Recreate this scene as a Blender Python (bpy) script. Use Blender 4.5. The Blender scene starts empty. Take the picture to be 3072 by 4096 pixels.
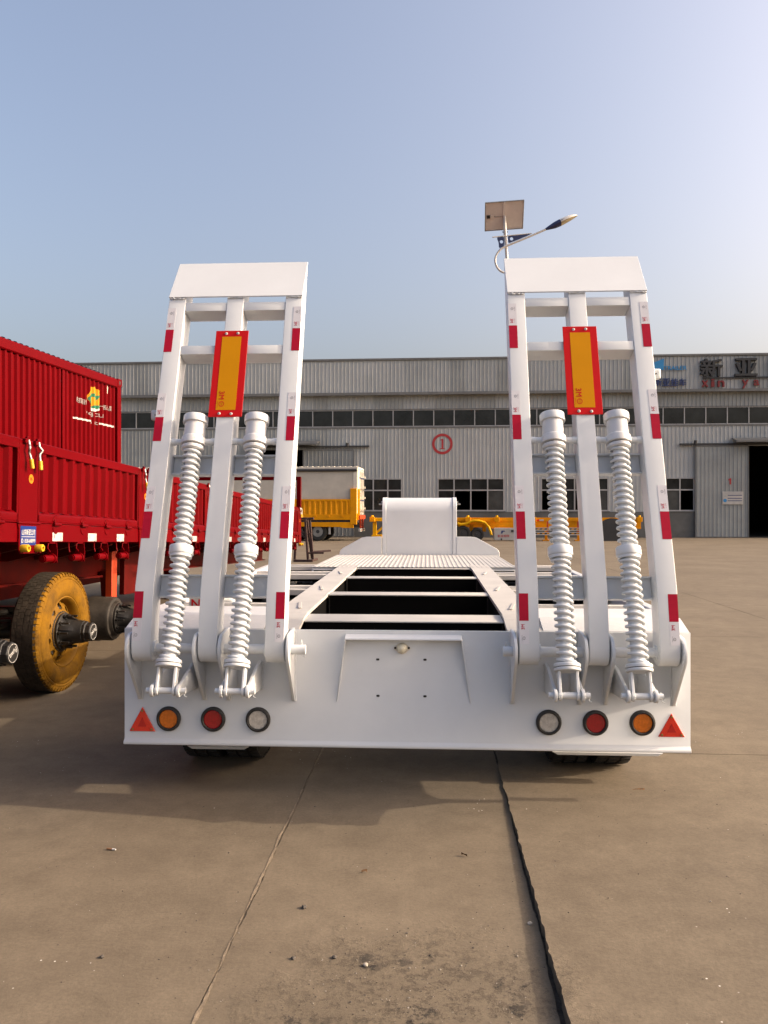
import bpy, bmesh, math, random
from mathutils import Vector, Matrix
R = math.radians
sc = bpy.context.scene
random.seed(7)

# ---------------------------------------------------------------- camera, sky, sun, exposure
cam_d = bpy.data.cameras.new("camera")
cam = bpy.data.objects.new("camera", cam_d)
sc.collection.objects.link(cam)
cam.location = (0, 0, 1.6)
cam.rotation_euler = (R(90), 0, 0)
cam_d.sensor_width = 36
cam_d.lens = 28.07
cam_d.clip_start = 0.05
cam_d.clip_end = 2000
sc.camera = cam

SUN_EL, SUN_AZ = 24.0, -1.6          # azimuth: degrees from +X towards +Y
world = bpy.data.worlds.new("World")
sc.world = world
world.use_nodes = True
wn = world.node_tree
for n in list(wn.nodes): wn.nodes.remove(n)
w_out = wn.nodes.new("ShaderNodeOutputWorld")
w_bg = wn.nodes.new("ShaderNodeBackground")
w_sky = wn.nodes.new("ShaderNodeTexSky")
w_sky.sky_type = 'NISHITA'
w_sky.sun_disc = False
w_sky.sun_elevation = R(SUN_EL)
w_sky.sun_rotation = R(90 - SUN_AZ)
w_sky.altitude = 0
w_sky.air_density = 1.0
w_sky.dust_density = 9.0
w_sky.ozone_density = 1.0
w_bg.inputs['Strength'].default_value = 0.15
w_tint = wn.nodes.new("ShaderNodeMixRGB"); w_tint.blend_type = 'MULTIPLY'; w_tint.inputs['Fac'].default_value = 1.0
w_tint.inputs['Color2'].default_value = (1.08, 1.0, 0.975, 1)      # dusty air
wn.links.new(w_sky.outputs[0], w_tint.inputs['Color1'])
wn.links.new(w_tint.outputs[0], w_bg.inputs['Color'])
wn.links.new(w_bg.outputs[0], w_out.inputs['Surface'])

sun_d = bpy.data.lights.new("sun", 'SUN')
sun_d.energy = 2.5
sun_d.angle = R(0.5)
sun_d.color = (0.84, 0.69, 0.53)      # dimmed and warmed by haze
sun = bpy.data.objects.new("sun", sun_d)
sc.collection.objects.link(sun)
_d = Vector((math.cos(R(SUN_EL)) * math.cos(R(SUN_AZ)), math.cos(R(SUN_EL)) * math.sin(R(SUN_AZ)), math.sin(R(SUN_EL))))
sun.rotation_euler = _d.to_track_quat('Z', 'Y').to_euler()
sun.location = _d * 60

sc.view_settings.view_transform = 'Standard'
sc.view_settings.look = 'None'
sc.view_settings.exposure = 1.15
sc.view_settings.gamma = 1.0
sc.view_settings.use_curve_mapping = False

# ---------------------------------------------------------------- helpers
COL = sc.collection

class MB:
    """collects geometry; build() links it as ONE mesh object"""
    def __init__(s): s.v = []; s.f = []; s.m = []
    def add(s, verts, faces, mi=0, M=None):
        b = len(s.v)
        for p in verts:
            p = Vector(p)
            s.v.append(tuple(M @ p) if M is not None else tuple(p))
        for f in faces:
            s.f.append([b + i for i in f]); s.m.append(mi)
        return s
    def box(s, x0, x1, y0, y1, z0, z1, mi=0, M=None):
        v = [(x0, y0, z0), (x1, y0, z0), (x1, y1, z0), (x0, y1, z0), (x0, y0, z1), (x1, y0, z1), (x1, y1, z1), (x0, y1, z1)]
        f = [(0, 3, 2, 1), (4, 5, 6, 7), (0, 1, 5, 4), (1, 2, 6, 5), (2, 3, 7, 6), (3, 0, 4, 7)]
        return s.add(v, f, mi, M)
    def prism(s, poly, axis, c0, c1, mi=0, M=None):
        n = len(poly)
        def P(a, b, c):
            return {'x': (c, a, b), 'y': (a, c, b), 'z': (a, b, c)}[axis]
        v = [P(a, b, c0) for a, b in poly] + [P(a, b, c1) for a, b in poly]
        f = [list(range(n))[::-1], list(range(n, 2 * n))]
        for i in range(n):
            j = (i + 1) % n
            f.append((i, j, n + j, n + i))
        return s.add(v, f, mi, M)
    def sheet(s, prof, axis, c0, c1, mi=0, M=None):
        """open profile swept straight"""
        n = len(prof)
        def P(a, b, c):
            return {'x': (c, a, b), 'y': (a, c, b), 'z': (a, b, c)}[axis]
        v = [P(a, b, c0) for a, b in prof] + [P(a, b, c1) for a, b in prof]
        return s.add(v, [(i, i + 1, n + i + 1, n + i) for i in range(n - 1)], mi, M)
    def lathe(s, prof, p0, d, n=20, mi=0, closed=False, caps=True):
        p0 = Vector(p0); d = Vector(d).normalized()
        a = d.orthogonal().normalized(); b = d.cross(a)
        v = []; f = []
        for r, t in prof:
            for k in range(n):
                w = 2 * math.pi * k / n
                v.append(p0 + d * t + (a * math.cos(w) + b * math.sin(w)) * r)
        m = len(prof)
        rng = range(m) if closed else range(m - 1)
        for i in rng:
            i2 = (i + 1) % m
            for k in range(n):
                k2 = (k + 1) % n
                f.append((i * n + k, i * n + k2, i2 * n + k2, i2 * n + k))
        if not closed and caps:
            if prof[0][0] > 1e-6: f.append([k for k in range(n)][::-1])
            if prof[-1][0] > 1e-6: f.append([(m - 1) * n + k for k in range(n)])
        return s.add(v, f, mi)
    def cyl(s, p0, p1, r0, r1=None, n=16, mi=0):
        p0 = Vector(p0); p1 = Vector(p1)
        r1 = r0 if r1 is None else r1
        return s.lathe([(r0, 0), (r1, (p1 - p0).length)], p0, p1 - p0, n, mi)
    def tube(s, pts, r, n=8, mi=0, closed=False):
        pts = [Vector(p) for p in pts]
        m = len(pts); v = []; f = []
        t = (pts[1] - pts[0]).normalized(); a = t.orthogonal().normalized()
        for i in range(m):
            if closed: t = (pts[(i + 1) % m] - pts[i - 1]).normalized()
            elif i == 0: t = (pts[1] - pts[0]).normalized()
            elif i == m - 1: t = (pts[-1] - pts[-2]).normalized()
            else: t = (pts[i + 1] - pts[i - 1]).normalized()
            a = (a - t * a.dot(t)).normalized(); b = t.cross(a)
            rr = r[i] if isinstance(r, (list, tuple)) else r
            for k in range(n):
                w = 2 * math.pi * k / n
                v.append(pts[i] + (a * math.cos(w) + b * math.sin(w)) * rr)
        for i in range(m if closed else m - 1):
            i2 = (i + 1) % m
            for k in range(n):
                k2 = (k + 1) % n
                f.append((i * n + k, i * n + k2, i2 * n + k2, i2 * n + k))
        if not closed:
            f.append(list(range(n))[::-1]); f.append([(m - 1) * n + k for k in range(n)])
        return s.add(v, f, mi)
    def text(s, body, o, right, up, w=None, h=None, mi=0, bold=0.0, depth=0.0):
        tv, tf = text_geo(body, 0.0, depth)
        xs = [p.x for p in tv]; ys = [p.y for p in tv]
        cx, cy = (min(xs) + max(xs)) / 2, (min(ys) + max(ys)) / 2
        W, H = max(xs) - min(xs), max(ys) - min(ys)
        sy = h / H if h else w / W
        sx = w / W if w else sy
        o = Vector(o); r = Vector(right).normalized(); u = Vector(up).normalized(); nrm = r.cross(u)
        offs = [(0, 0)] if not bold else [(-bold, -bold), (bold, -bold), (-bold, bold), (bold, bold), (0, 0)]
        for q, (ex, ey) in enumerate(offs):
            s.add([o + r * ((p.x - cx + ex) * sx) + u * ((p.y - cy + ey) * sy) + nrm * (p.z * sy + q * 0.00012 * max(1, sy * 4)) for p in tv], tf, mi)
        return s
    def build(s, name, mats, parent=None, bevel=0.0, seg=1, smooth=None, loc=None, rot=None, kind=None, fix=True):
        me = bpy.data.meshes.new(name)
        me.from_pydata(s.v, [], s.f)
        if not isinstance(mats, (list, tuple)): mats = [mats]
        for m in mats: me.materials.append(m)
        me.polygons.foreach_set('material_index', s.m)
        if fix or bevel:
            bm = bmesh.new(); bm.from_mesh(me)
            if fix: bmesh.ops.recalc_face_normals(bm, faces=bm.faces)
            if bevel:
                es = [e for e in bm.edges if len(e.link_faces) == 2 and e.calc_face_angle(0) > R(32)]
                bmesh.ops.bevel(bm, geom=es, offset=bevel, segments=seg, affect='EDGES', clamp_overlap=True, profile=0.6)
            bm.to_mesh(me); bm.free()
        if smooth:
            me.polygons.foreach_set('use_smooth', [True] * len(me.polygons))
            me.set_sharp_from_angle(angle=R(smooth))
        me.update()
        return link(name, me, parent, loc, rot, kind)

def link(name, me, parent=None, loc=None, rot=None, kind=None):
    o = bpy.data.objects.new(name, me)
    COL.objects.link(o)
    if parent is not None: o.parent = parent
    if loc: o.location = loc
    if rot: o.rotation_euler = rot
    if kind: o['kind'] = kind
    return o

def tag(o, label, cat, group=None):
    o['label'] = label; o['category'] = cat
    if group: o['group'] = group
    return o

def thing(name, label, cat, loc=(0, 0, 0), rot=(0, 0, 0), group=None):
    o = link(name, None, None, loc, rot)
    o.empty_display_size = 0.2
    return tag(o, label, cat, group)

def part(name, parent, loc=(0, 0, 0), rot=(0, 0, 0)):
    o = link(name, None, parent, loc, rot)
    o.empty_display_size = 0.1
    return o

def kids(o): return [c for c in COL.objects if c.parent == o]
def copy_tree(o, parent=None, loc=None, rot=None):
    c = o.copy(); COL.objects.link(c); c.parent = parent
    if loc is not None: c.location = loc
    if rot is not None: c.rotation_euler = rot
    for k in kids(o): copy_tree(k, c)
    return c

_tc = {}
def text_geo(body, bold=0.0, depth=0.0):
    key = (body, bold, depth)
    if key in _tc: return _tc[key]
    cu = bpy.data.curves.new("print", 'FONT')
    cu.body = body; cu.size = 1.0; cu.offset = bold; cu.extrude = depth
    cu.resolution_u = 3
    ob = bpy.data.objects.new("print", cu)
    COL.objects.link(ob)
    dg = bpy.context.evaluated_depsgraph_get()
    me = bpy.data.meshes.new_from_object(ob.evaluated_get(dg))
    r = ([v.co.copy() for v in me.vertices], [list(p.vertices) for p in me.polygons])
    bpy.data.objects.remove(ob); bpy.data.curves.remove(cu); bpy.data.meshes.remove(me)
    _tc[key] = r
    return r

# ---------------------------------------------------------------- materials
def rgb(c): return (c[0], c[1], c[2], 1.0)
def pm(name, col, rough=0.5, metal=0.0, var=0.08, vscale=3.0, bump=0.0, bscale=80.0, coat=0.0, col2=None, spots=None, spec=0.5):
    m = bpy.data.materials.new(name); m.use_nodes = True
    nt = m.node_tree; N = nt.nodes; L = nt.links
    b = N['Principled BSDF']
    tc = N.new('ShaderNodeTexCoord')
    no = N.new('ShaderNodeTexNoise'); no.inputs['Scale'].default_value = vscale
    no.inputs['Detail'].default_value = 6; no.inputs['Roughness'].default_value = 0.65
    L.new(tc.outputs['Object'], no.inputs['Vector'])
    ra = N.new('ShaderNodeValToRGB')
    c2 = col2 if col2 else tuple(x * (1 - 2 * var) for x in col)
    ra.color_ramp.elements[0].position = 0.35; ra.color_ramp.elements[1].position = 0.65
    ra.color_ramp.elements[0].color = rgb(c2)
    ra.color_ramp.elements[1].color = rgb(tuple(min(1, x * (1 + var * 0.5)) for x in col))
    L.new(no.outputs['Fac'], ra.inputs['Fac'])
    src = ra.outputs['Color']
    if spots:      # (scale, threshold, colour)
        vo = N.new('ShaderNodeTexNoise'); vo.inputs['Scale'].default_value = spots[0]; vo.inputs['Detail'].default_value = 8
        vo.inputs['Roughness'].default_value = 0.75
        L.new(tc.outputs['Object'], vo.inputs['Vector'])
        r2 = N.new('ShaderNodeValToRGB')
        r2.color_ramp.elements[0].position = spots[1]; r2.color_ramp.elements[1].position = spots[1] + 0.04
        L.new(vo.outputs['Fac'], r2.inputs['Fac'])
        mx = N.new('ShaderNodeMixRGB'); mx.inputs['Color2'].default_value = rgb(spots[2])
        L.new(r2.outputs['Color'], mx.inputs['Fac']); L.new(src, mx.inputs['Color1'])
        src = mx.outputs['Color']
    L.new(src, b.inputs['Base Color'])
    rr = N.new('ShaderNodeMapRange')
    rr.inputs['To Min'].default_value = max(0.02, rough - 0.08); rr.inputs['To Max'].default_value = min(1, rough + 0.1)
    L.new(no.outputs['Fac'], rr.inputs['Value']); L.new(rr.outputs['Result'], b.inputs['Roughness'])
    b.inputs['Metallic'].default_value = metal
    b.inputs['Specular IOR Level'].default_value = spec
    b.inputs['Coat Weight'].default_value = coat; b.inputs['Coat Roughness'].default_value = 0.12
    if bump:
        n2 = N.new('ShaderNodeTexNoise'); n2.inputs['Scale'].default_value = bscale; n2.inputs['Detail'].default_value = 4
        L.new(tc.outputs['Object'], n2.inputs['Vector'])
        bp = N.new('ShaderNodeBump'); bp.inputs['Strength'].default_value = bump; bp.inputs['Distance'].default_value = 0.01
        L.new(n2.outputs['Fac'], bp.inputs['Height']); L.new(bp.outputs['Normal'], b.inputs['Normal'])
    return m

M_white = pm('white_paint', (0.61, 0.64, 0.665), 0.38, var=0.03, vscale=1.7, spots=(26, 0.735, (0.50, 0.49, 0.47)), bump=0.025, bscale=35, coat=0.15)
M_white_dirt = pm('scuffed_white_paint', (0.61, 0.62, 0.635), 0.36, var=0.03, vscale=8, bump=0.12, bscale=60, coat=0.15, spots=(14, 0.66, (0.42, 0.40, 0.38)))
M_deck = pm('dimmed_deck_white', (0.47, 0.46, 0.44), 0.5, var=0.06, vscale=4, bump=0.05, bscale=30)  # the white again, darkened to hold down sun glare on deck tops
M_black = pm('matte_black', (0.003, 0.003, 0.003), 0.85, var=0.2, spec=0.06)  # near-black colour for the webs below the white deck tops
M_rubber = pm('rubber', (0.025, 0.024, 0.022), 0.75, var=0.3, vscale=8, bump=0.3, bscale=60)
M_seal = pm('black_seal', (0.02, 0.02, 0.02), 0.6)
M_red = pm('red_paint', (0.105, 0.0006, 0.0022), 0.34, var=0.06, vscale=1.2, bump=0.03, bscale=12, spec=0.045)
M_redd = pm('chassis_red_paint', (0.085, 0.004, 0.003), 0.5, spec=0.1, var=0.15, vscale=3)
M_orange = pm('orange_primer', (0.48, 0.045, 0.008), 0.5, var=0.1)
M_tape_red = pm('red_reflective_film', (0.38, 0.006, 0.028), 0.4, spec=0.15, var=0.04, vscale=40)
M_tape_sil = pm('silver_reflective_film', (0.62, 0.615, 0.65), 0.35, var=0.02, vscale=40)
M_print_red = pm('red_print', (0.45, 0.01, 0.04), 0.5)
M_print_grey = pm('grey_print', (0.12, 0.12, 0.13), 0.5)
M_sign_red = pm('red_fluorescent_film', (0.50, 0.008, 0.010), 0.4, var=0.03, spec=0.12)
M_sign_yel = pm('yellow_reflective_film', (0.56, 0.235, 0.002), 0.4, var=0.03, spec=0.1)
M_refl = pm('red_reflector', (0.72, 0.035, 0.015), 0.18, var=0.05, vscale=120, bump=0.15, bscale=300, coat=0.4)
M_refl2 = pm('dark_red_reflector', (0.50, 0.02, 0.015), 0.2, var=0.05)
M_amber = pm('amber_lens', (0.62, 0.15, 0.006), 0.18, var=0.12, vscale=60, bump=0.2, bscale=150, coat=0.5)
M_redlens = pm('red_lens', (0.33, 0.004, 0.008), 0.18, var=0.12, vscale=60, bump=0.2, bscale=150, coat=0.5)
M_clear = pm('clear_lens', (0.52, 0.50, 0.46), 0.2, var=0.15, vscale=50, bump=0.25, bscale=150, coat=0.5)
M_bulb = pm('frosted_lamp_dome', (0.72, 0.68, 0.52), 0.25, var=0.05, coat=0.4)
M_brass = pm('brass_screw', (0.35, 0.24, 0.09), 0.4, metal=0.8)
M_zinc = pm('zinc_steel', (0.40, 0.39, 0.37), 0.42, metal=0.9, var=0.15)
M_yel_plastic = pm('yellow_plastic', (0.55, 0.33, 0.012), 0.45, spec=0.3)
M_tyre_yel = pm('ochre_dusted_rubber', (0.185, 0.090, 0.006), 0.8, var=0.18, vscale=6, bump=0.35, bscale=45, spec=0.1, col2=(0.095, 0.048, 0.008))
M_rim_yel = pm('ochre_painted_steel', (0.18, 0.088, 0.007), 0.6, spec=0.12, var=0.15, vscale=9, bump=0.1, bscale=60)
M_tread = pm('dusty_tread', (0.050, 0.040, 0.031), 0.85, spec=0.3, var=0.3, vscale=7, bump=0.5, bscale=50)
M_iron = pm('black_cast_iron', (0.022, 0.021, 0.020), 0.42, var=0.3, vscale=10, bump=0.15, bscale=50)
M_drum = pm('brake_drum_iron', (0.040, 0.034, 0.028), 0.5, var=0.25, vscale=7, bump=0.2, bscale=40)
M_pw = pm('white_print', (0.52, 0.51, 0.49), 0.5)
M_blue_sign = pm('blue_vinyl', (0.010, 0.030, 0.17), 0.4, spec=0.15)
M_green = pm('green_print', (0.004, 0.13, 0.06), 0.45)
M_ylogo = pm('yellow_print', (0.50, 0.22, 0.006), 0.5, spec=0.2)
M_sticker = pm('white_sticker', (0.46, 0.45, 0.43), 0.45)
M_osticker = pm('orange_sticker', (0.55, 0.17, 0.008), 0.45, spec=0.2)
M_clad = [pm('grey_cladding', (0.37, 0.39, 0.39), 0.5, metal=0.0, var=0.06, vscale=0.7, bump=0.05, bscale=4),
          pm('grey_cladding_pale', (0.42, 0.44, 0.44), 0.48, var=0.06, vscale=0.7, bump=0.05, bscale=4),
          pm('grey_cladding_dull', (0.31, 0.328, 0.325), 0.52, var=0.08, vscale=0.7, bump=0.05, bscale=4),
          pm('grey_cladding_dark', (0.25, 0.265, 0.262), 0.52, var=0.08, vscale=0.7, bump=0.05, bscale=4)]
M_trim = pm('grey_flashing', (0.16, 0.165, 0.165), 0.5, var=0.1)
M_plinth = pm('stained_cement_render', (0.12, 0.12, 0.115), 0.85, var=0.25, vscale=0.8, bump=0.2, bscale=15, col2=(0.085, 0.088, 0.085), spots=(0.5, 0.6, (0.13, 0.105, 0.07)))
M_frame = pm('aluminium_frame', (0.42, 0.42, 0.42), 0.45, metal=0.3)
M_glass = pm('dark_window_glass', (0.028, 0.030, 0.030), 0.12, var=0.3, vscale=0.6)
M_glass2 = pm('dusty_window_glass', (0.06, 0.062, 0.058), 0.35, var=0.3, vscale=0.8)
M_inner = pm('dim_interior_wall', (0.02, 0.02, 0.02), 0.9)  # the hall's inner darkness is put into this near-black colour
M_letter = pm('charcoal_sign_letter', (0.03, 0.032, 0.036), 0.5)
M_letter_blue = pm('navy_sign_letter', (0.022, 0.045, 0.16), 0.5)
M_logo_blue = pm('sky_blue_panel', (0.03, 0.25, 0.55), 0.45)
M_letter_red = pm('red_sign_letter', (0.19, 0.014, 0.018), 0.5)
M_wallred = pm('red_wall_paint', (0.42, 0.03, 0.035), 0.6, var=0.1, vscale=4)
M_yellow = pm('yellow_trailer_paint', (0.74, 0.30, 0.003), 0.45, spec=0.15, var=0.08, vscale=1.5)
M_yellow2 = pm('chrome_yellow_paint', (0.74, 0.40, 0.004), 0.45, spec=0.15, var=0.08, vscale=1.5)
M_canvas = pm('cream_tarpaulin', (0.50, 0.47, 0.41), 0.75, var=0.07, vscale=1.2, bump=0.3, bscale=3)
M_cream = pm('cream_paint', (0.66, 0.62, 0.54), 0.45, var=0.06)
M_dark = pm('dark_grey_steel', (0.035, 0.035, 0.037), 0.5)
M_toolbox = pm('grey_toolbox_paint', (0.40, 0.39, 0.37), 0.5, var=0.05)
M_rust = pm('oxide_brown_steel', (0.045, 0.018, 0.016), 0.55, var=0.25, vscale=6, bump=0.2, bscale=40)
M_pole = pm('galvanised_pole_paint', (0.55, 0.53, 0.50), 0.4, var=0.06, vscale=5)
M_panelback = pm('solar_panel_backsheet', (0.72, 0.64, 0.60), 0.6, var=0.05)
M_cell = pm('solar_cells', (0.015, 0.02, 0.05), 0.2)
M_lampblue = pm('dark_blue_plastic', (0.015, 0.022, 0.09), 0.3, coat=0.3)
M_lampwhite = pm('white_lamp_shell', (0.68, 0.66, 0.62), 0.4)
M_lampled = pm('led_lens', (0.42, 0.36, 0.24), 0.3, var=0.2, vscale=30)
M_stone = pm('dark_stone', (0.085, 0.075, 0.065), 0.85, var=0.3, vscale=40)
M_leaf = pm('dry_leaf', (0.16, 0.085, 0.035), 0.8, var=0.3, vscale=60)
M_pebble = pm('pale_pebble', (0.36, 0.33, 0.28), 0.85, var=0.2, vscale=60)
M_mortar = pm('sandy_joint_filler', (0.235, 0.185, 0.125), 0.95, var=0.15, vscale=20, bump=0.5, bscale=90)
M_gap = pm('dark_joint_soil', (0.055, 0.045, 0.036), 0.95, var=0.3, vscale=15, bump=0.5, bscale=60)

def checker_mat():
    m = pm('white_checker_plate', (0.60, 0.61, 0.625), 0.36, var=0.02)
    nt = m.node_tree; N = nt.nodes; L = nt.links
    tc = N.new('ShaderNodeTexCoord')
    acc = None
    for ang in (45, -45):
        mp = N.new('ShaderNodeMapping'); mp.inputs['Rotation'].default_value = (0, 0, R(ang)); mp.inputs['Scale'].default_value = (14, 34, 1)
        vo = N.new('ShaderNodeTexVoronoi'); vo.inputs['Scale'].default_value = 1.0; vo.inputs['Randomness'].default_value = 0.15
        L.new(tc.outputs['Object'], mp.inputs['Vector']); L.new(mp.outputs['Vector'], vo.inputs['Vector'])
        lt = N.new('ShaderNodeMath'); lt.operation = 'LESS_THAN'; lt.inputs[1].default_value = 0.26
        L.new(vo.outputs['Distance'], lt.inputs[0])
        if acc is None: acc = lt.outputs[0]
        else:
            mx = N.new('ShaderNodeMath'); mx.operation = 'MAXIMUM'; L.new(acc, mx.inputs[0]); L.new(lt.outputs[0], mx.inputs[1]); acc = mx.outputs[0]
    bp = N.new('ShaderNodeBump'); bp.inputs['Strength'].default_value = 0.5; bp.inputs['Distance'].default_value = 0.004
    L.new(acc, bp.inputs['Height']); L.new(bp.outputs['Normal'], N['Principled BSDF'].inputs['Normal'])
    return m
M_checker = checker_mat()

def concrete_mat():
    m = bpy.data.materials.new('yard_concrete'); m.use_nodes = True
    nt = m.node_tree; N = nt.nodes; L = nt.links
    b = N['Principled BSDF']
    tc = N.new('ShaderNodeTexCoord'); V = tc.outputs['Object']
    def noise(scale, detail=6, rough=0.6, sx=None):
        n = N.new('ShaderNodeTexNoise'); n.inputs['Scale'].default_value = scale; n.inputs['Detail'].default_value = detail; n.inputs['Roughness'].default_value = rough
        if sx:
            mp = N.new('ShaderNodeMapping'); mp.inputs['Scale'].default_value = sx; L.new(V, mp.inputs['Vector']); L.new(mp.outputs['Vector'], n.inputs['Vector'])
        else: L.new(V, n.inputs['Vector'])
        return n.outputs['Fac']
    def ramp(f, p0, p1, c0=(0, 0, 0), c1=(1, 1, 1)):
        r = N.new('ShaderNodeValToRGB'); e = r.color_ramp.elements
        e[0].position = p0; e[1].position = p1; e[0].color = rgb(c0); e[1].color = rgb(c1)
        L.new(f, r.inputs['Fac']); return r.outputs['Color']
    def mix(fac, a, bb, mode='MIX'):
        x = N.new('ShaderNodeMixRGB'); x.blend_type = mode
        for sock, val in ((x.inputs['Fac'], fac), (x.inputs['Color1'], a), (x.inputs['Color2'], bb)):
            if isinstance(val, (int, float)): sock.default_value = val
            elif isinstance(val, tuple): sock.default_value = rgb(val)
            else: L.new(val, sock)
        return x.outputs['Color']
    def math_(op, a, bb):
        x = N.new('ShaderNodeMath'); x.operation = op
        for i, val in enumerate((a, bb)):
            if isinstance(val, (int, float)): x.inputs[i].default_value = val
            else: L.new(val, x.inputs[i])
        return x.outputs[0]
    base = ramp(noise(0.55, 8, 0.62), 0.3, 0.7, (0.138, 0.112, 0.080), (0.196, 0.162, 0.117))
    base = mix(0.55, base, ramp(noise(5.0, 9, 0.75), 0.28, 0.72, (0.50, 0.49, 0.48), (1.14, 1.14, 1.14)), 'MULTIPLY')
    base = mix(0.40, base, ramp(noise(70, 4, 0.7), 0.25, 0.75, (0.42, 0.42, 0.42), (1.25, 1.25, 1.25)), 'MULTIPLY')
    # broad sweeping trowel / tyre streaks along the yard
    base = mix(math_('MULTIPLY', ramp(noise(1.1, 7, 0.7, (0.55, 1.3, 1)), 0.50, 0.75), 0.55), base, (0.125, 0.102, 0.074))
    base = mix(math_('MULTIPLY', ramp(noise(14, 6, 0.7), 0.56, 0.70), 0.35), base, (0.105, 0.086, 0.064))
    # dark oily stains
    stain = ramp(noise(0.9, 7, 0.75), 0.60, 0.74)
    base = mix(math_('MULTIPLY', stain, 0.5), base, (0.075, 0.063, 0.05))
    smear = ramp(noise(0.55, 8, 0.8, (0.45, 1.6, 1)), 0.63, 0.70)
    base = mix(math_('MULTIPLY', smear, 0.55), base, (0.062, 0.054, 0.045))
    # worn, spalled patch on the middle strip in front
    mp = N.new('ShaderNodeMapping'); mp.vector_type = 'POINT'
    mp.inputs['Location'].default_value = (-0.10 / 0.62, -2.45 / 0.62, 0); mp.inputs['Scale'].default_value = (1 / 0.62, 1 / 0.62, 0.0)
    L.new(V, mp.inputs['Vector'])
    ln = N.new('ShaderNodeVectorMath'); ln.operation = 'LENGTH'; L.new(mp.outputs['Vector'], ln.inputs[0])
    reach = math_('ADD', ln.outputs['Value'], math_('MULTIPLY', math_('SUBTRACT', noise(3.5, 6, 0.7), 0.5), 1.6))
    patch = ramp(reach, 0.55, 1.05, (1, 1, 1), (0, 0, 0))
    crumb = ramp(noise(15, 10, 0.82), 0.50, 0.58)
    pit = math_('MULTIPLY', patch, crumb)
    base = mix(math_('MULTIPLY', patch, 0.25), base, (0.13, 0.108, 0.08))
    base = mix(math_('MULTIPLY', pit, 0.7), base, (0.055, 0.047, 0.038))
    tar = math_('MULTIPLY', patch, ramp(noise(5.5, 9, 0.8), 0.565, 0.60))
    base = mix(math_('MULTIPLY', tar, 0.85), base, (0.022, 0.021, 0.021))
    # white paint drips
    vo = N.new('ShaderNodeTexVoronoi'); vo.inputs['Scale'].default_value = 22; L.new(V, vo.inputs['Vector'])
    drip = math_('MULTIPLY', ramp(vo.outputs['Distance'], 0.05, 0.09, (1, 1, 1), (0, 0, 0)), ramp(noise(1.3, 3), 0.58, 0.62))
    base = mix(drip, base, (0.62, 0.60, 0.55))
    L.new(base, b.inputs['Base Color'])
    b.inputs['Roughness'].default_value = 0.88
    b.inputs['Specular IOR Level'].default_value = 0.25
    h = math_('ADD', math_('MULTIPLY', noise(9, 9, 0.72), 0.5), math_('MULTIPLY', noise(110, 5, 0.7), 0.22))
    h = math_('SUBTRACT', h, math_('MULTIPLY', pit, 1.2))
    h = math_('ADD', h, math_('MULTIPLY', patch, math_('MULTIPLY', noise(30, 9, 0.85), 2.6)))
    bp = N.new('ShaderNodeBump'); bp.inputs['Strength'].default_value = 0.55; bp.inputs['Distance'].default_value = 0.008
    L.new(h, bp.inputs['Height']); L.new(bp.outputs['Normal'], b.inputs['Normal'])
    return m
M_conc = concrete_mat()
# ---------------------------------------------------------------- ground: base sheet and concrete slabs
gb = MB(); gb.add([(-700, -300, -0.013), (700, -300, -0.013), (700, 1200, -0.013), (-700, 1200, -0.013)], [(0, 1, 2, 3)])
ground = gb.build('ground', M_gap, kind='structure', fix=False)
far = MB()
for x0, x1, y0, y1 in ((-700, -41, -300, 1200), (46, 700, -300, 1200), (-41, 46, -300, -12), (-41, 46, 93, 1200)):
    far.add([(x0, y0, -0.004), (x1, y0, -0.004), (x1, y1, -0.004), (x0, y1, -0.004)], [(0, 1, 2, 3)])
far.build('far_yard', M_conc, ground, fix=False)
TH = R(3.53)
def g2w(x, y, z=0.0):
    return (x * math.cos(TH) + y * math.sin(TH), -x * math.sin(TH) + y * math.cos(TH), z)
def _h(n, seed):
    v = math.sin(n * 127.1 + seed * 311.7) * 43758.5453
    return v - math.floor(v)
def jit(t, seed, amp):
    r = 0
    for f, w in ((2.3, .7), (7.0, .5), (23.0, .4), (61.0, .35)):
        x = t * f; i = math.floor(x); u = x - i; u = u * u * (3 - 2 * u)
        r += w * ((1 - u) * _h(i, seed + f) + u * _h(i + 1, seed + f) - .5)
    return amp * 2 * r
XJ = [-41.75, -37.2, -32.65, -28.1, -23.55, -19.0, -14.45, -9.9, -5.32, -0.749, 0.409, 4.95, 9.5, 14.05, 18.6, 23.15, 27.7, 32.25, 36.8, 41.35]
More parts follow.
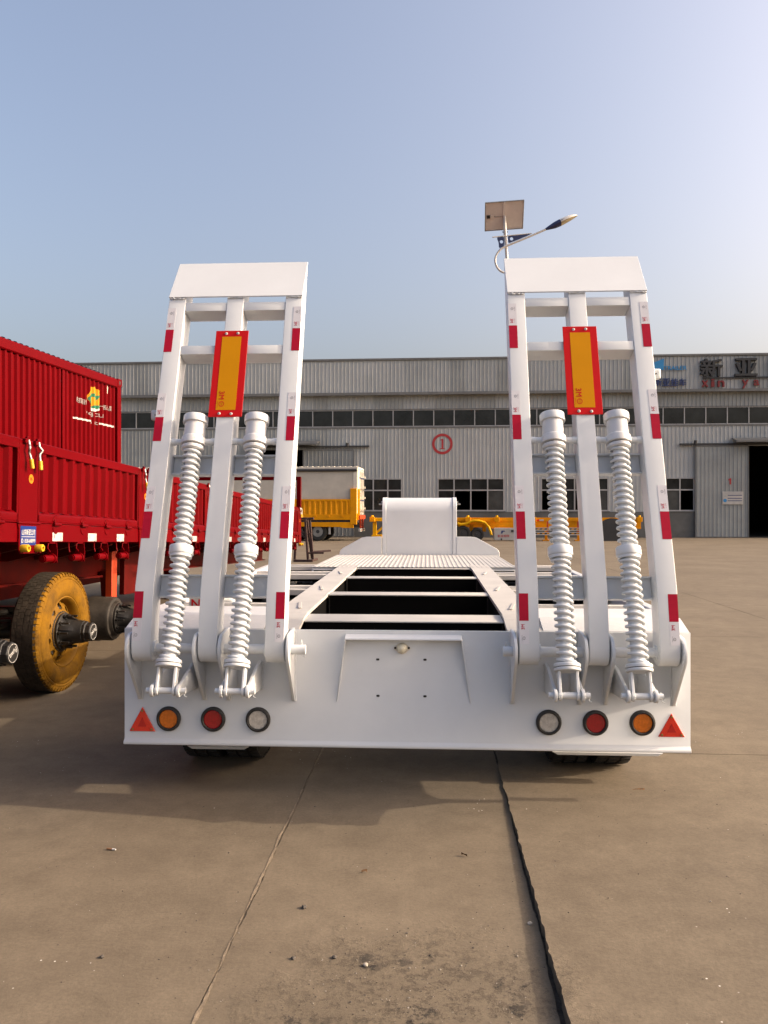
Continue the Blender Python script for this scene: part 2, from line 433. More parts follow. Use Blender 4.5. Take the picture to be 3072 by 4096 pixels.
for i in range(len(XJ) - 1):
    xa, xb = XJ[i], XJ[i + 1]
    if xa == 0.409: ys = [-9.6, -4.6, 0.4, 5.4]
    elif xa == -0.749: ys = [-8.0, -1.0]
    elif xa == -5.32: ys = [-9.0, -1.0, 9.0]
    else: ys = [-8.0 + (i % 3) * 1.2, 0.9 + (i % 2) * 1.1]
    while ys[-1] < 86: ys.append(ys[-1] + (10.2 if xa in (-0.749, -5.32) else 5.1 + (i % 2) * 0.9))
    for j in range(len(ys) - 1):
        ya, yb = ys[j], ys[j + 1]
        near = ya < 9 and abs(xa) < 6
        ga = 0.004       # joint half widths
        gb_ = 0.004
        if xa == -0.749: ga = 0.0045
        if xb == -0.749: gb_ = 0.0045
        amp_a = 0.008 if xa == 0.409 else 0.006 if xa in (-0.749, 0.409) else 0.004
        amp_b = 0.007 if xb == 0.409 else 0.006 if xb in (-0.749, 0.409) else 0.004
        st = 0.025 if near else 0.6
        n = max(2, int((yb - ya) / st))
        wide = lambda y, q: 0.0022 + 0.0085 * max(0, min(1, (4.1 - y) / 1.9)) if q == 0.409 else None
        pts = []
        for k in range(n + 1):
            y = ya + 0.004 + (yb - ya - 0.008) * k / n
            pts.append((xb - (wide(y, xb) or gb_) + jit(y, XJ.index(xb), amp_b * 0.8), y))
        for k in range(n, -1, -1):
            y = ya + 0.004 + (yb - ya - 0.008) * k / n
            pts.append((xa + (wide(y, xa) or ga) + jit(y, XJ.index(xa) + 0.25, amp_a), y))
        zf = (lambda y: 0.0)
        if xa == 0.409 and abs(ya - 0.4) < 0.01: zf = lambda y: 0.040 * (5.4 - y) / 2.9    # this slab has heaved at its near end
        m = len(pts)
        vt = [g2w(x, y, zf(y)) for x, y in pts]; vb = [g2w(x, y, -0.05) for x, y in pts]
        s = MB(); s.add(vt + vb, [list(range(m))] + [(q, m + q, m + (q + 1) % m, (q + 1) % m) for q in range(m)])
        s.build('concrete_slab', M_conc, ground, fix=False)
fl = MB()
def strip(mb, x, w, z, y0, y1, st, seed):
    n = int((y1 - y0) / st); v = []
    for k in range(n + 1):
        y = y0 + st * k
        v.append(g2w(x - w + jit(y, seed, 0.007), y, z)); v.append(g2w(x + w + jit(y, seed + 4, 0.007), y, z + 0.0005))
    mb.add(v, [(2 * k, 2 * k + 1, 2 * k + 3, 2 * k + 2) for k in range(n)])
strip(fl, -0.749, 0.0045, 0.0020, 1.0, 4.6, 0.03, 9.4)
strip(fl, -0.749, 0.03, -0.006, 1.0, 9.0, 0.1, 3.0)
fl.build('joint_filler', M_mortar, ground, fix=False)

# loose grit on the spalled patch (nobody could count it)
gr = MB()
OCT = [(1, 0, 0), (-1, 0, 0), (0, 1, 0), (0, -1, 0), (0, 0, 1), (0, 0, -1)]
OCF = [(0, 2, 4), (2, 1, 4), (1, 3, 4), (3, 0, 4), (2, 0, 5), (1, 2, 5), (3, 1, 5), (0, 3, 5)]
for k in range(900):
    if k < 620: x, y = random.gauss(0.08, 0.26), random.gauss(2.5, 0.33)
    else: x, y = random.uniform(-2.0, 2.0), random.uniform(2.0, 4.6)
    if y < 1.9 or (k < 620 and not (-0.62 < x < 0.52)): continue
    z0 = 0.040 * (5.4 - y) / 2.9 if x > 0.44 + 0.062 * y else 0.0
    r = random.uniform(0.0012, 0.0034) * (1.7 if random.random() < 0.06 else 1)
    gr.add([(x + a * r * random.uniform(0.6, 1.4), y + b * r * random.uniform(0.6, 1.4), z0 + r * 0.4 + c * r * random.uniform(0.5, 0.9)) for a, b, c in OCT], OCF, 0 if random.random() < 0.7 else 1)
g = gr.build('grit', [M_stone, M_pebble], kind='stuff', smooth=60)
g['label'] = 'loose grit and crumbs scattered over the worn concrete'

def pxg(x, y):                      # a spot on the ground seen at (x, y) in the photograph
    Y = 1.6 * 1725 / (y - 1104); return ((x - 829.5) / 1725 * Y, Y)
def stone(px, py, r, label, mat=M_stone):
    x, y = pxg(px, py)
    bm = bmesh.new(); bmesh.ops.create_icosphere(bm, subdivisions=2, radius=r)
    for v in bm.verts:
        v.co *= random.uniform(0.75, 1.15); v.co.z *= 0.65
    me = bpy.data.meshes.new('stone'); bm.to_mesh(me); bm.free(); me.materials.append(mat)
    o = link('stone', me, None, (x, y, r * 0.42), (0, 0, random.uniform(0, 6)))
    tag(o, label, 'stone', 'stones lying on the concrete')
stone(657, 1960, 0.012, 'dark stone with a long shadow, lying highest up the middle strip')
stone(634, 2070, 0.009, 'small dark stone on the middle strip nearest the left joint')
stone(722, 2068, 0.009, 'small dark stone in the middle strip, right of another like it')
stone(220, 2067, 0.009, 'dark stone alone on the left hand slab')
stone(790, 2085, 0.010, 'pale stone among the spalled concrete in front', M_pebble)
stone(1145, 1995, 0.010, 'pale crumb of concrete beside the wide dark joint', M_pebble)
def leaf(px, py, L, ang, label):
    x, y = pxg(px, py)
    mb = MB(); n = 5
    v = []
    for k in range(n):
        t = k / (n - 1); w = 0.32 * L * math.sin(math.pi * (0.08 + 0.84 * t)) * 0.5
        v += [((t - 0.5) * L, -w, 0.008 * math.sin(t * 3)), ((t - 0.5) * L, 0, 0.002 + 0.006 * t), ((t - 0.5) * L, w, 0.010 + 0.004 * t)]
    f = []
    for k in range(n - 1):
        f += [(3 * k, 3 * k + 1, 3 * k + 4, 3 * k + 3), (3 * k + 1, 3 * k + 2, 3 * k + 5, 3 * k + 4)]
    mb.add(v, f)
    b = len(mb.v)
    mb.add([(p[0], p[1], p[2] + 0.0012) for p in v], f)
    o = mb.build('dry_leaf', M_leaf, None, loc=(x, y, 0.002), rot=(0, 0, ang), fix=False, smooth=60)
    tag(o, label, 'leaf', 'dry leaves on the concrete')
leaf(1003, 1848, 0.030, 2.6, 'curled brown leaf on the middle strip near the dark joint')
leaf(787, 1884, 0.026, 0.2, 'thin curled leaf in the middle of the centre strip')
leaf(1380, 1708, 0.07, 0.1, 'long brown leaf on the right hand slab behind the shadow tips')
leaf(1465, 2014, 0.022, 2.4, 'small dry leaf far right on the near slab')
x, y = pxg(240, 1835)
cb = thing('cigarette_butt', 'cigarette butt on the left hand slab in front of the shadow edge', 'cigarette butt', (x, y, 0.006), (0, 0, R(-12)))
b = MB(); b.cyl((-0.022, 0, 0), (0.006, 0, 0), 0.0045, n=10); b.build('filter', pm('tan_filter_paper', (0.22, 0.11, 0.05), 0.8), cb, smooth=40)
b = MB(); b.cyl((0.006, 0, 0), (0.024, 0, 0), 0.0045, 0.0038, n=10); b.build('paper', M_pw, cb, smooth=40)

# ---------------------------------------------------------------- white lowbed trailer
YAW = R(3.1)
lowbed = thing('lowbed_trailer', 'white lowbed semi trailer seen from behind with two raised spring loaded ramps', 'trailer', (0.1011, 4.456, -0.0848), (0, 0, -YAW))
lowbed.scale = (1.053, 1.053, 1.053)      # 3.16 m wide
T = lowbed
GZ = .0805      # local height of the ground
# rear beam
prof = [(0, .972), (0, .384), (-.004, .376), (-.014, .368), (-.017, .361), (-.016, .352), (-.01, .348), (.012, .350), (.014, .972)]
b = MB(); b.prism(prof, 'x', -1.5, 1.5); b.box(-1.5, -1.49, .014, .04, .352, .968); b.box(1.49, 1.5, .014, .04, .352, .968)
for s_ in (-1, 1): b.prism([(.041, .968), (.041, .66), (.12, .69), (.5, .72), (.5, 1.0), (.2, .99)], 'x', *sorted((s_ * 1.491, s_ * 1.499)))
beam = b.build('rear_beam', M_white, T, bevel=.003, seg=2, smooth=35)
for s in (-1, 1):
    for dz in (.832, .637):
        pass
# underrun plates below
for x0, x1 in ((-1.24, -.88), (.83, 1.44)):
    b = MB(); b.prism([(x0, .262), (x0 + .03, .245), (x1 - .03, .245), (x1, .262)], 'y', .27, .36)
    b.box((x0 + x1) / 2 - .04, (x0 + x1) / 2 + .04, .30, .32, .263, .352)
    b.build('mudguard_strip', M_white, T, bevel=.002)
# main beams with sloped rear end
top = [(.016, .973), (.20, 1.010), (.33, 1.024), (3.80, 1.066)]
railp = top + [(3.80, .70), (.30, .62), (.016, .62)]
for s in (-1, 1):
    x0, x1 = sorted((s * .555, s * .742))
    b = MB(); b.prism(top + [(3.80, 1.044), (.33, 1.002), (.20, .988), (.016, .951)], 'x', x0, x1)
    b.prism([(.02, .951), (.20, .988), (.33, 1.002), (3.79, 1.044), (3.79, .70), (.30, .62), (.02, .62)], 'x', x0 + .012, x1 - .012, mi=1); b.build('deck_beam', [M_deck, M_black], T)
    # little stop bars welded on the beam
    for v in (.62, 1.62, 2.90):
        b = MB(); z = 1.02 + .0121 * v
        b.box(-.15, .15, -.011, .011, 0, .0045)
        b.build('stop_bar', M_deck, T, bevel=.003, loc=(s * .645, v, z + .0015), rot=(0, 0, R(90 - s * 9)))
def zd(v): return 1.02 + .0121 * v
for v0, v1 in ((.19, .40), (1.28, 1.48), (2.50, 2.69), (3.48, 3.55)):
    z = zd(v1) - .010 if v0 > .3 else 1.006
    b = MB(); b.prism([(v0, z - .012 if v0 < .3 else z), (v1, z), (v1, z - .010), (v0, z - (.020 if v0 < .3 else .008))], 'x', -.553, .553)
    b.build('cross_member', M_deck, T, bevel=.003, seg=2, smooth=35)
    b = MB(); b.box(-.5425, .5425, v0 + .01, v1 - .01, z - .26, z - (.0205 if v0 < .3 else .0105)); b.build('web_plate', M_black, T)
for v0, v1 in ((.55, .80), (1.55, 1.88), (2.75, 3.12), (3.66, 3.90)):
    for s in (-1, 1):
        x0, x1 = sorted((s * .744, s * 1.44)); z = zd(v0) - .004
        pr = [(v0, z), (v0 + .05, z), (v0 + .055, z - .022), (v1 - .055, z - .022), (v1 - .05, z + .002), (v1, z + .002), (v1, z - .042), (v0, z - .042)]
        b = MB(); b.prism(pr, 'x', x0, x1); b.build('outrigger', M_deck, T, bevel=.003, smooth=35)
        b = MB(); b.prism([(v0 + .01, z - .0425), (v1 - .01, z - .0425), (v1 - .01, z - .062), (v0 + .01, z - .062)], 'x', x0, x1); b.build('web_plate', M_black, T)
for s in (-1, 1):
    x0, x1 = sorted((s * 1.442, s * 1.5))
    b = MB(); b.prism([(.30, 1.03), (3.9, 1.062), (3.9, .84), (.30, .84)], 'x', x0, x1); b.build('side_beam', M_white, T, bevel=.004, smooth=35)
    x0, x1 = sorted((s * .744, s * 1.498))
    b = MB(); b.prism([(.016, .974), (.17, 1.026), (.175, 1.018), (.30, 1.034), (.46, 1.040), (.46, 1.02), (.17, 1.0), (.016, .955)], 'x', x0, x1)
    b.build('rear_slope_plate', M_checker, T)
# ribbed platform and gooseneck
pr = []
n = 44
for k in range(n):
    x = -1.0 + 2.0 * k / n; d = 2.0 / n
    pr += [(x, 1.062), (x + d * .45, 1.062), (x + d * .6, 1.0652), (x + d * .9, 1.0652)]
pr += [(1.0, 1.062)]
b = MB(); b.sheet(pr, 'y', 3.55, 5.76); b.build('ribbed_platform', M_deck, T, fix=False)
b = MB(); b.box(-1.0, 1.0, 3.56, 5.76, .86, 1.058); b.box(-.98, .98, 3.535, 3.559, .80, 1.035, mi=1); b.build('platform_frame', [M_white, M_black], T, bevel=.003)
GU = .035
cur = [(5.78, 1.02), (5.78, 1.60)] + [(5.78 + .18 * (1 - math.cos(R(a))), 1.60 + .18 * math.sin(R(a))) for a in range(10, 91, 10)] + [(8.9, 1.80), (8.9, 1.45), (6.4, 1.30), (6.1, 1.02)]
b = MB(); b.prism(cur, 'x', GU - .415, GU + .415); b.build('gooseneck', M_white, T, smooth=30)
cur2 = [(a - .008 if a < 6 else a, z + (.006 if z > 1.6 else 0)) for a, z in cur]
for s in (-1, 1):
    x0, x1 = sorted((GU + s * .418, GU + s * .466))
    b = MB(); b.prism(cur2, 'x', x0, x1); b.build('gooseneck_cheek', M_white, T, bevel=.003, smooth=30)
    b = MB(); b.cyl((GU + s * .466, 5.98, 1.70), (GU + s * .52, 5.98, 1.70), .010, n=10); b.cyl((GU + s * .466, 5.98, 1.725), (GU + s * .49, 5.98, 1.725), .014, n=10)
    b.build('marker_rod', M_zinc, T, smooth=40)
    wing = [(.470, 1.04), (.470, 1.292), (.66, 1.290), (.72, 1.278), (.955, 1.148), (.985, 1.125), (1.0, 1.09), (1.0, 1.04)]
    b = MB(); b.prism([(GU * .9 + s * x, z) for x, z in wing], 'y', 5.765, 5.785); b.build('gooseneck_wing', M_white, T, bevel=.003, smooth=35)
    b = MB(); b.box(s * .33 - .06, s * .33 + .06, 8.1, 8.22, .30, 1.36); b.box(s * .33 - .12, s * .33 + .12, 8.05, 8.27, GZ, GZ + .02); b.box(s * .33 - .04, s * .33 + .04, 8.12, 8.2, GZ + .02, .30)
    b.build('landing_leg', M_white, T, bevel=.005)
# axles and dual wheels under the deck
def tyre_profile(r, w, rr):
    h = w / 2
    return [(rr, -h * .75), (rr + .02, -h * .9), ((r + rr) / 2, -h), (r - .045, -h * .95), (r - .012, -h * .80), (r, -h * .70), (r, h * .70), (r - .012, h * .80), (r - .045, h * .95), ((r + rr) / 2, h), (rr + .02, h * .9), (rr, h * .75)]
wheel_proto = None
for v in (.76, 1.97, 3.18):
    b = MB(); b.cyl((-1.2, v, GZ + .44), (1.2, v, GZ + .44), .06, n=14); b.build('axle', M_dark, T, smooth=40)
    for s in (-1, 1):
        for u in (.97, 1.22):
            if wheel_proto is None:
                wheel_proto = part('wheel', T, (s * u, v, GZ + .44))
                b = MB(); b.lathe(tyre_profile(.44, .24, .26), (0, 0, 0), (1, 0, 0), 48, closed=True)
                for k in range(48):
                    a = 2 * math.pi * k / 48
                    for q in (-1, 0, 1):
                        b.box(q * .07 - .026, q * .07 + .026, -.02, .02, 0.437, .448, M=Matrix.Rotation(a + q * .04, 4, 'X'))
                b.build('tyre', M_rubber, wheel_proto, smooth=35)
                b = MB(); b.lathe([(.27, -.09), (.26, -.07), (.25, 0), (.12, .01), (.12, .03), (.0, .03)], (0, 0, 0), (1, 0, 0), 24); b.lathe([(.27, .09), (.26, .07), (.25, 0)], (0, 0, 0), (1, 0, 0), 24)
                b.build('rim', M_white, wheel_proto, smooth=35)
            else: copy_tree(wheel_proto, T, (s * u, v, GZ + .44))

b = MB(); b.box(-1.30, -1.13, .512, .516, 1.022, 1.085); b.text('NI', (-1.25, .5114, 1.048), (1, 0, 0), (0, 0, 1), w=.07, h=.05, mi=1, bold=.02)
b.add([(-1.19, .511, 1.03), (-1.145, .511, 1.05), (-1.14, .511, 1.07), (-1.16, .511, 1.06), (-1.20, .511, 1.045)], [(0, 1, 2, 3, 4)], 1); b.build('printed_card', [M_sticker, M_sign_red], T, fix=False)
# ---- ramps (built once at u = 0, then copied)
FB, FF, FT = (-.13, 1.216), (.43, 2.869), (.64, 3.13)      # bend, flap bottom, flap top (front face, v z)
sl = Vector((FF[0] - FB[0], FF[1] - FB[1])); SL = sl.length; sl /= SL
nb = Vector((sl.y, -sl.x))                                # pointing to the back of the ramp
D = .12
def rp(t, back=0.0):     # point on the ramp front plane, t 0..1 from bend to flap bottom
    return (FB[0] + (FF[0] - FB[0]) * t + nb.x * back, FB[1] + (FF[1] - FB[1]) * t + nb.y * back)
arc = [(-.12 + .067 * math.cos(R(a)), .887 + .067 * math.sin(R(a))) for a in range(190, 361, 17)]
rail = [(-.187, .92), FB, FF, FT, (rp(1, D)[0] + .004, rp(1, D)[1]), rp(0, D), (-.053, .95)] + arc[::-1]
def make_ramp():
    ramp = part('loading_ramp', T)
    fd = Vector((FT[0] - FF[0], FT[1] - FF[1])).normalized(); fn = Vector((fd.y, -fd.x)) * .008
    b = MB(); e = .006
    a0 = (FF[0] - fn.x * .2 - fd.x * .004, FF[1] - fn.y * .2 - fd.y * .004)
    b.prism([(a0[0] - fn.x, a0[1] - fn.y), (FT[0] - fn.x, FT[1] - fn.y), (FT[0] + .002, FT[1]), (a0[0], a0[1])], 'x', -.3985, .3985)
    b.build('flap_plate', M_white, ramp, bevel=.0015)
    for x0 in (-.3975, -.05, .2975):
        b = MB(); b.prism(rail, 'x', x0, x0 + .10); b.build('rail', M_white, ramp, bevel=.006, seg=3, smooth=35)
        wd = MB(); pts = []; rr = []
        for k in range(14):
            pts.append((x0 + .004 + .092 * k / 13, FF[0] - .006 + random.uniform(-.002, .002), FF[1] - .006 + random.uniform(-.003, .003))); rr.append(random.uniform(.0025, .006))
        wd.tube(pts, rr, 6); wd.build('weld_bead', M_white, ramp, smooth=60)
    for t, h, r0, r1, kind in ((.965, .056, .004, D - .002, 'box'), (.80, .056, .004, D - .002, 'box'), (.407, .118, .075, D - .004, 'chan'), (.012, .122, .085, D - .004, 'chan')):
        for x0, x1 in ((-.2965, -.051), (.051, .2965)):
            dt = h / 2 / SL
            b = MB()
            if kind == 'box':
                b.prism([rp(t + dt, r0), rp(t + dt, r1), rp(t + dt - .012 / SL, r1), rp(t + dt - .012 / SL, r0 + .01), rp(t - dt + .012 / SL, r0 + .01), rp(t - dt + .012 / SL, r1), rp(t - dt, r1), rp(t - dt, r0)], 'x', x0, x1)
            else:
                b.prism([rp(t + dt, r0), rp(t + dt, r1), rp(t - dt, r1), rp(t - dt, r0), rp(t - dt + .010 / SL, r0), rp(t - dt + .010 / SL, r1 - .012), rp(t + dt - .010 / SL, r1 - .012), rp(t + dt - .010 / SL, r0)], 'x', x0, x1)
            b.build('crossbar', M_white, ramp, bevel=.0025, seg=2, smooth=35)
    # reflective tape on the outer edges of the outer rails
    def ty(y):
        r = (1104 - y) / 1725; return (.384 + 4.153 * r) / (1.653 - .56 * r)
    lo0, lo1 = Vector((-.187, .92)), Vector(FB); ld = (lo1 - lo0).normalized(); ln_ = Vector((-ld.y, ld.x))
    def tape(x0, x1, A, Bq, nrm, red):
        b = MB()
        A = Vector(A); Bq = Vector(Bq); o = nrm * .0012
        q = [(x0, A.x + o.x, A.y + o.y), (x1, A.x + o.x, A.y + o.y), (x1, Bq.x + o.x, Bq.y + o.y), (x0, Bq.x + o.x, Bq.y + o.y)]
        q2 = [(p[0], p[1] - nrm.x * .0010, p[2] - nrm.y * .0010) for p in q]
        b.add(q + q2, [(0, 1, 2, 3), (7, 6, 5, 4), (0, 4, 5, 1), (1, 5, 6, 2), (2, 6, 7, 3), (3, 7, 4, 0)])
        if not red:
            d = (Bq - A).normalized(); al = Vector((0, d.x, d.y)); h = (Bq - A).length; xc = (x0 + x1) / 2
            o2 = nrm * .0016
            def at(x, t): return (x, A.x + d.x * t + o2.x, A.y + d.y * t + o2.y)
            flip = -1 if red is None else 1
            tt = .030 if red is False else h - .030
            b.text('3M', at(xc - .006, tt), -al * flip, (flip, 0, 0), w=.026, h=.017, mi=1, bold=.012)
            b.text('REFLECTIVE', at(xc + .010 * flip, tt), -al * flip, (flip, 0, 0), w=.026, h=.004, mi=1)
            te = h - .035 if red is False else .03
            b.text('○', at(xc - .002, te), -al * flip, (flip, 0, 0), w=.016, h=.014, mi=2)
            b.text('CCC', at(xc - .002, te), -al * flip, (flip, 0, 0), w=.009, h=.005, mi=2)
            b.text('A0001270', at(xc + .012 * flip, te), -al * flip, (flip, 0, 0), w=.028, h=.004, mi=2)
            b.build('reflective_tape', [M_tape_sil, M_print_red, M_print_grey], ramp, fix=False)
        else: b.build('reflective_tape', M_tape_red, ramp, fix=False)
    fn_ = -nb
    for x0, x1, dy in ((-.396, -.349, 0), (.349, .396, 0)):
        for ya, yb, yc in ((756.5, 708.6, 662), (950, 898, 846.5), (1161, 1103, 1048)):
            tape(x0, x1, rp(ty(ya)), rp(ty(yb)), fn_, True)
            tape(x0, x1, rp(ty(yb) + .0005), rp(ty(yc)), fn_, False)
        L_ = (lo1 - lo0).length
        zA, zB, zC = 1.186, 1.050, .935
        pt = lambda z: lo0 + (lo1 - lo0) * ((z - lo0.y) / (lo1.y - lo0.y))
        tape(x0, x1, pt(zB), pt(zA), ln_, True)
        tape(x0, x1, pt(zC), pt(zB - .0005), ln_, None)
    # small white bracket plate on the outside
    return ramp
ramp_l = make_ramp(); ramp_l.location = (-.996, 0, 0)
ramp_r = copy_tree(ramp_l, T, (.994, 0, 0))
for rmp, s, t in ((ramp_l, -1, .585), (ramp_r, 1, .72)):
    p = rp(t, .085)
    b = MB(); x0, x1 = sorted((s * .3985, s * .455))
    b.box(x0, x1, p[0] - .012, p[0] + .03, p[1] - .03, p[1] + .03)
    b.build('latch_plate', M_white, rmp, bevel=.014, seg=3, smooth=50)
    b = MB(); b.box(*sorted((s * .41, s * .43)), p[0] - .0135, p[0] - .0125, p[1] - .004, p[1] + .004); b.build('latch_slot', M_seal, rmp)

# ---- hinge ears, pins
ear_poly = [(0, .985), (-.06, .978), (-.12 + .09 * math.cos(R(115)), .887 + .09 * math.sin(R(115)))] + [(-.12 + .09 * math.cos(R(a)), .887 + .09 * math.sin(R(a))) for a in range(130, 221, 15)] + [(-.012, .595), (0, .590)]
b = MB(); b.prism(ear_poly, 'x', -.008, .008); ear0 = b.build('hinge_ear', M_white, T, bevel=.003, seg=2, smooth=35)
def bead(z0, z1, name='weld_bead'):
    m = MB()
    for s in (-1, 1):
        n = 26; pts = [(s * .0105 + random.uniform(-.001, .001), -.003, z0 + (z1 - z0) * k / n) for k in range(n + 1)]
        m.tube(pts, [random.uniform(.003, .0062) for _ in pts], 6)
    o = m.build(name, M_white, T, smooth=60, kind='stuff'); return o
ear_w = bead(.592, .965); lug_w = bead(.655, .80)
first = True
for c in (-.996, .994):
    for du in (-.4165, -.066, .066, .4165):
        if first: ear0.location = ear_w.location = (c + du, 0, 0); first = False
        else: copy_tree(ear0, T, (c + du, 0, 0)); copy_tree(ear_w, T, (c + du, 0, 0))
    hp = part('hinge_pin', T, (c, -.12, .887))
    b = MB(); b.cyl((-.43 if c < 0 else -.475, 0, 0), (.50 if c < 0 else .43, 0, 0), .0255, n=20); 
    b.lathe([(.040, -.302), (.040, -.285), (.026, -.285)], (0, 0, 0), (1, 0, 0), 20); b.lathe([(.036, .285), (.036, .302)], (0, 0, 0), (1, 0, 0), 20)
    b.build('shaft', M_white, hp, smooth=40)
    xo = .48 if c < 0 else -.46
    b = MB(); b.tube([(xo, -.01, .045), (xo, 0, .03), (xo, 0, -.03), (xo + .02, -.008, -.036)], .003, 6); b.tube([(xo, -.012, .046 + .006 * math.cos(a)) for a in (0, 1, 2, 3)], .003, 6)
    b.build('cotter_pin', M_white, hp, smooth=60)

# ---- ramp springs
S0 = Vector((0, -.31, .709)); S1 = Vector((0, .165, 1.997)); SD = (S1 - S0).normalized()
SX = Vector((1, 0, 0)); SN = SX.cross(SD)      # SN points along +v/-z side
def sp(s, x=0.0, n=0.0): return S0 + SD * s + SX * x + SN * n
def helix(mb, s0, s1, turns, R_, r, seg=20, n=8):
    pts = []
    N_ = int(turns * seg)
    for k in range(N_ + 1):
        w = 2 * math.pi * k / seg
        pts.append(sp(s0 + (s1 - s0) * k / N_, R_ * math.cos(w), R_ * math.sin(w)))
    mb.tube(pts, r, n)
def make_spring():
    g = part('ramp_spring', T)
    b = MB(); helix(b, .735 + .04, 1.312, 15.6, .0438, .0084); b.build('coil', M_white, g, smooth=60)
    b = MB(); helix(b, .155, .705, 16.2, .0438, .0084); b.build('coil', M_white, g, smooth=60)
    b = MB(); b.lathe([(.0342, .12), (.0342, 1.36)], S0, SD, 24); b.build('guide_tube', M_white, g, smooth=40)
    b = MB(); b.lathe([(.053, .708), (.062, .708), (.064, .712), (.064, .750), (.062, .754), (.033, .754)], S0, SD, 32); b.lathe([(.058, .692), (.058, .708), (.03, .708)], S0, SD, 28)
    b.build('middle_collar', M_white, g, smooth=30)
    b = MB(); b.lathe([(.034, .116), (.064, .116), (.066, .119), (.066, .128), (.064, .131)], S0, SD, 32); b.lathe([(.060, .131), (.060, .1345)], S0, SD, 32, mi=1)
    b.lathe([(.064, .1345), (.066, .137), (.066, .148), (.063, .153), (.034, .153)], S0, SD, 32)
    b.build('base_flange', [M_white, M_seal], g, smooth=30)
    b = MB(); b.lathe([(.034, 1.312), (.054, 1.312), (.062, 1.318), (.063, 1.332), (.060, 1.336)], S0, SD, 32); b.lathe([(.052, 1.336), (.052, 1.343)], S0, SD, 32, mi=1)
    b.lathe([(.058, 1.343), (.068, 1.346), (.069, 1.375), (.066, 1.385), (.058, 1.392), (.057, 1.478)], S0, SD, 32)
    b.build('barrel', [M_white_dirt, M_seal], g, smooth=30)
    b = MB(); b.lathe([(.057, 1.474), (.068, 1.476), (.069, 1.479), (.069, 1.516), (.067, 1.520), (.061, 1.521), (.060, 1.512), (0, 1.512)], S0, SD, 32)
    for w in (-70, -110, -20, -160):
        a = R(w); c0 = sp(1.498, .0685 * math.cos(a), .0685 * math.sin(a)); c1 = sp(1.498, .0705 * math.cos(a), .0705 * math.sin(a))
        b.cyl(c0, c1, .0055, n=10, mi=1)
    b.build('end_cap', [M_white, M_seal], g, smooth=30)
    b = MB()
    tp = [(.0, -.126), (.020, -.126), (.020, -.100), (.0175, -.099), (.0175, .099), (.020, .100), (.020, .126), (.0, .126)]
    b.lathe(tp, sp(1.366), (1, 0, 0), 18)
    b.build('trunnion', M_white, g, smooth=40)
    b = MB()
    for s in (-1, 1):
        x0, x1 = sorted((s * .036, s * .050))
        loop = [(-.024, .115), (.024, .115), (.022, .01)] + [(.026 * math.cos(R(a)), .026 * math.sin(R(a))) for a in range(0, -181, -30)] + [(-.022, .01)]
        v = [sp(q[1], x0, q[0]) for q in loop] + [sp(q[1], x1, q[0]) for q in loop]
        n = len(loop)
        b.add(v, [list(range(n)), list(range(n, 2 * n))] + [(i, (i + 1) % n, n + (i + 1) % n, n + i) for i in range(n)])
    b.build('clevis', M_white, g, bevel=.002, smooth=35)
    b = MB(); b.cyl(sp(0, -.098), sp(0, .102), .0145, n=16); b.cyl(sp(0, -.036), sp(0, .036), .0165, n=16); b.build('clevis_pin', M_white, g, smooth=40)
    b = MB(); b.tube([sp(.022, .094, -.01), sp(.0, .094, -.004), sp(-.026, .096, 0), sp(-.030, .108, -.002)], .0022, 6); b.build('cotter_pin', M_white, g, smooth=60)
    return g
spring0 = make_spring()
lug_poly = [(0, .806), (-.09, .80), (-.29, .738), (-.31, .741)] + [(-.31 + .032 * math.cos(R(a)), .709 + .032 * math.sin(R(a))) for a in range(110, 281, 20)] + [(-.28, .680), (-.02, .655), (0, .655)]
b = MB(); b.prism(lug_poly, 'x', -.008, .008); lug0 = b.build('spring_lug', M_white, T, bevel=.0025, seg=2, smooth=35)
first = True
for c in (-.996, .994):
    for du in (-.174, .174):
        if first: spring0.location = (c + du, 0, 0)
        else: copy_tree(spring0, T, (c + du, 0, 0))
        for e in (-.066, .066):
            if first: lug0.location = lug_w.location = (c + du + e, 0, 0); first = False
            else: copy_tree(lug0, T, (c + du + e, 0, 0)); copy_tree(lug_w, T, (c + du + e, 0, 0))

# ---- long marker boards on the middle rails
mk = part('marker_board', T)
ma, mb_ = Vector(rp(.553)), Vector(rp(.868)); md = (mb_ - ma).normalized(); mn = -nb
def mbq(x0, x1, t0, t1, o0, o1):
    b = MB()
    def P(x, t, o): return (x, ma.x + md.x * t + mn.x * o, ma.y + md.y * t + mn.y * o)
    b.add([P(x0, t0, o1), P(x1, t0, o1), P(x1, t1, o1), P(x0, t1, o1), P(x0, t0, o0), P(x1, t0, o0), P(x1, t1, o0), P(x0, t1, o0)], [(0, 1, 2, 3), (7, 6, 5, 4), (0, 4, 5, 1), (1, 5, 6, 2), (2, 6, 7, 3), (3, 7, 4, 0)])
    return b, P
ML = (mb_ - ma).length
b, P = mbq(-.095, .095, 0, ML, .002, .006); b.build('board', M_sign_red, mk, bevel=.0008)
b, P = mbq(-.056, .056, .042, ML - .040, .0062, .0068); b.build('yellow_field', M_sign_yel, mk)
al = Vector((0, md.x, md.y))
b = MB(); b.text('3M', P(-.028, .133, .0072), -al, (1, 0, 0), w=.050, h=.030, bold=.012)
b.text('○', P(-.026, .079, .0072), -al, (1, 0, 0), w=.034, h=.030); b.text('CCC', P(-.026, .079, .0072), -al, (1, 0, 0), w=.022, h=.010)
b.text('A002706  MK-2', P(-.048, .078, .0072), -al, (1, 0, 0), w=.045, h=.004)
b.build('lettering', M_sign_red, mk, fix=False)
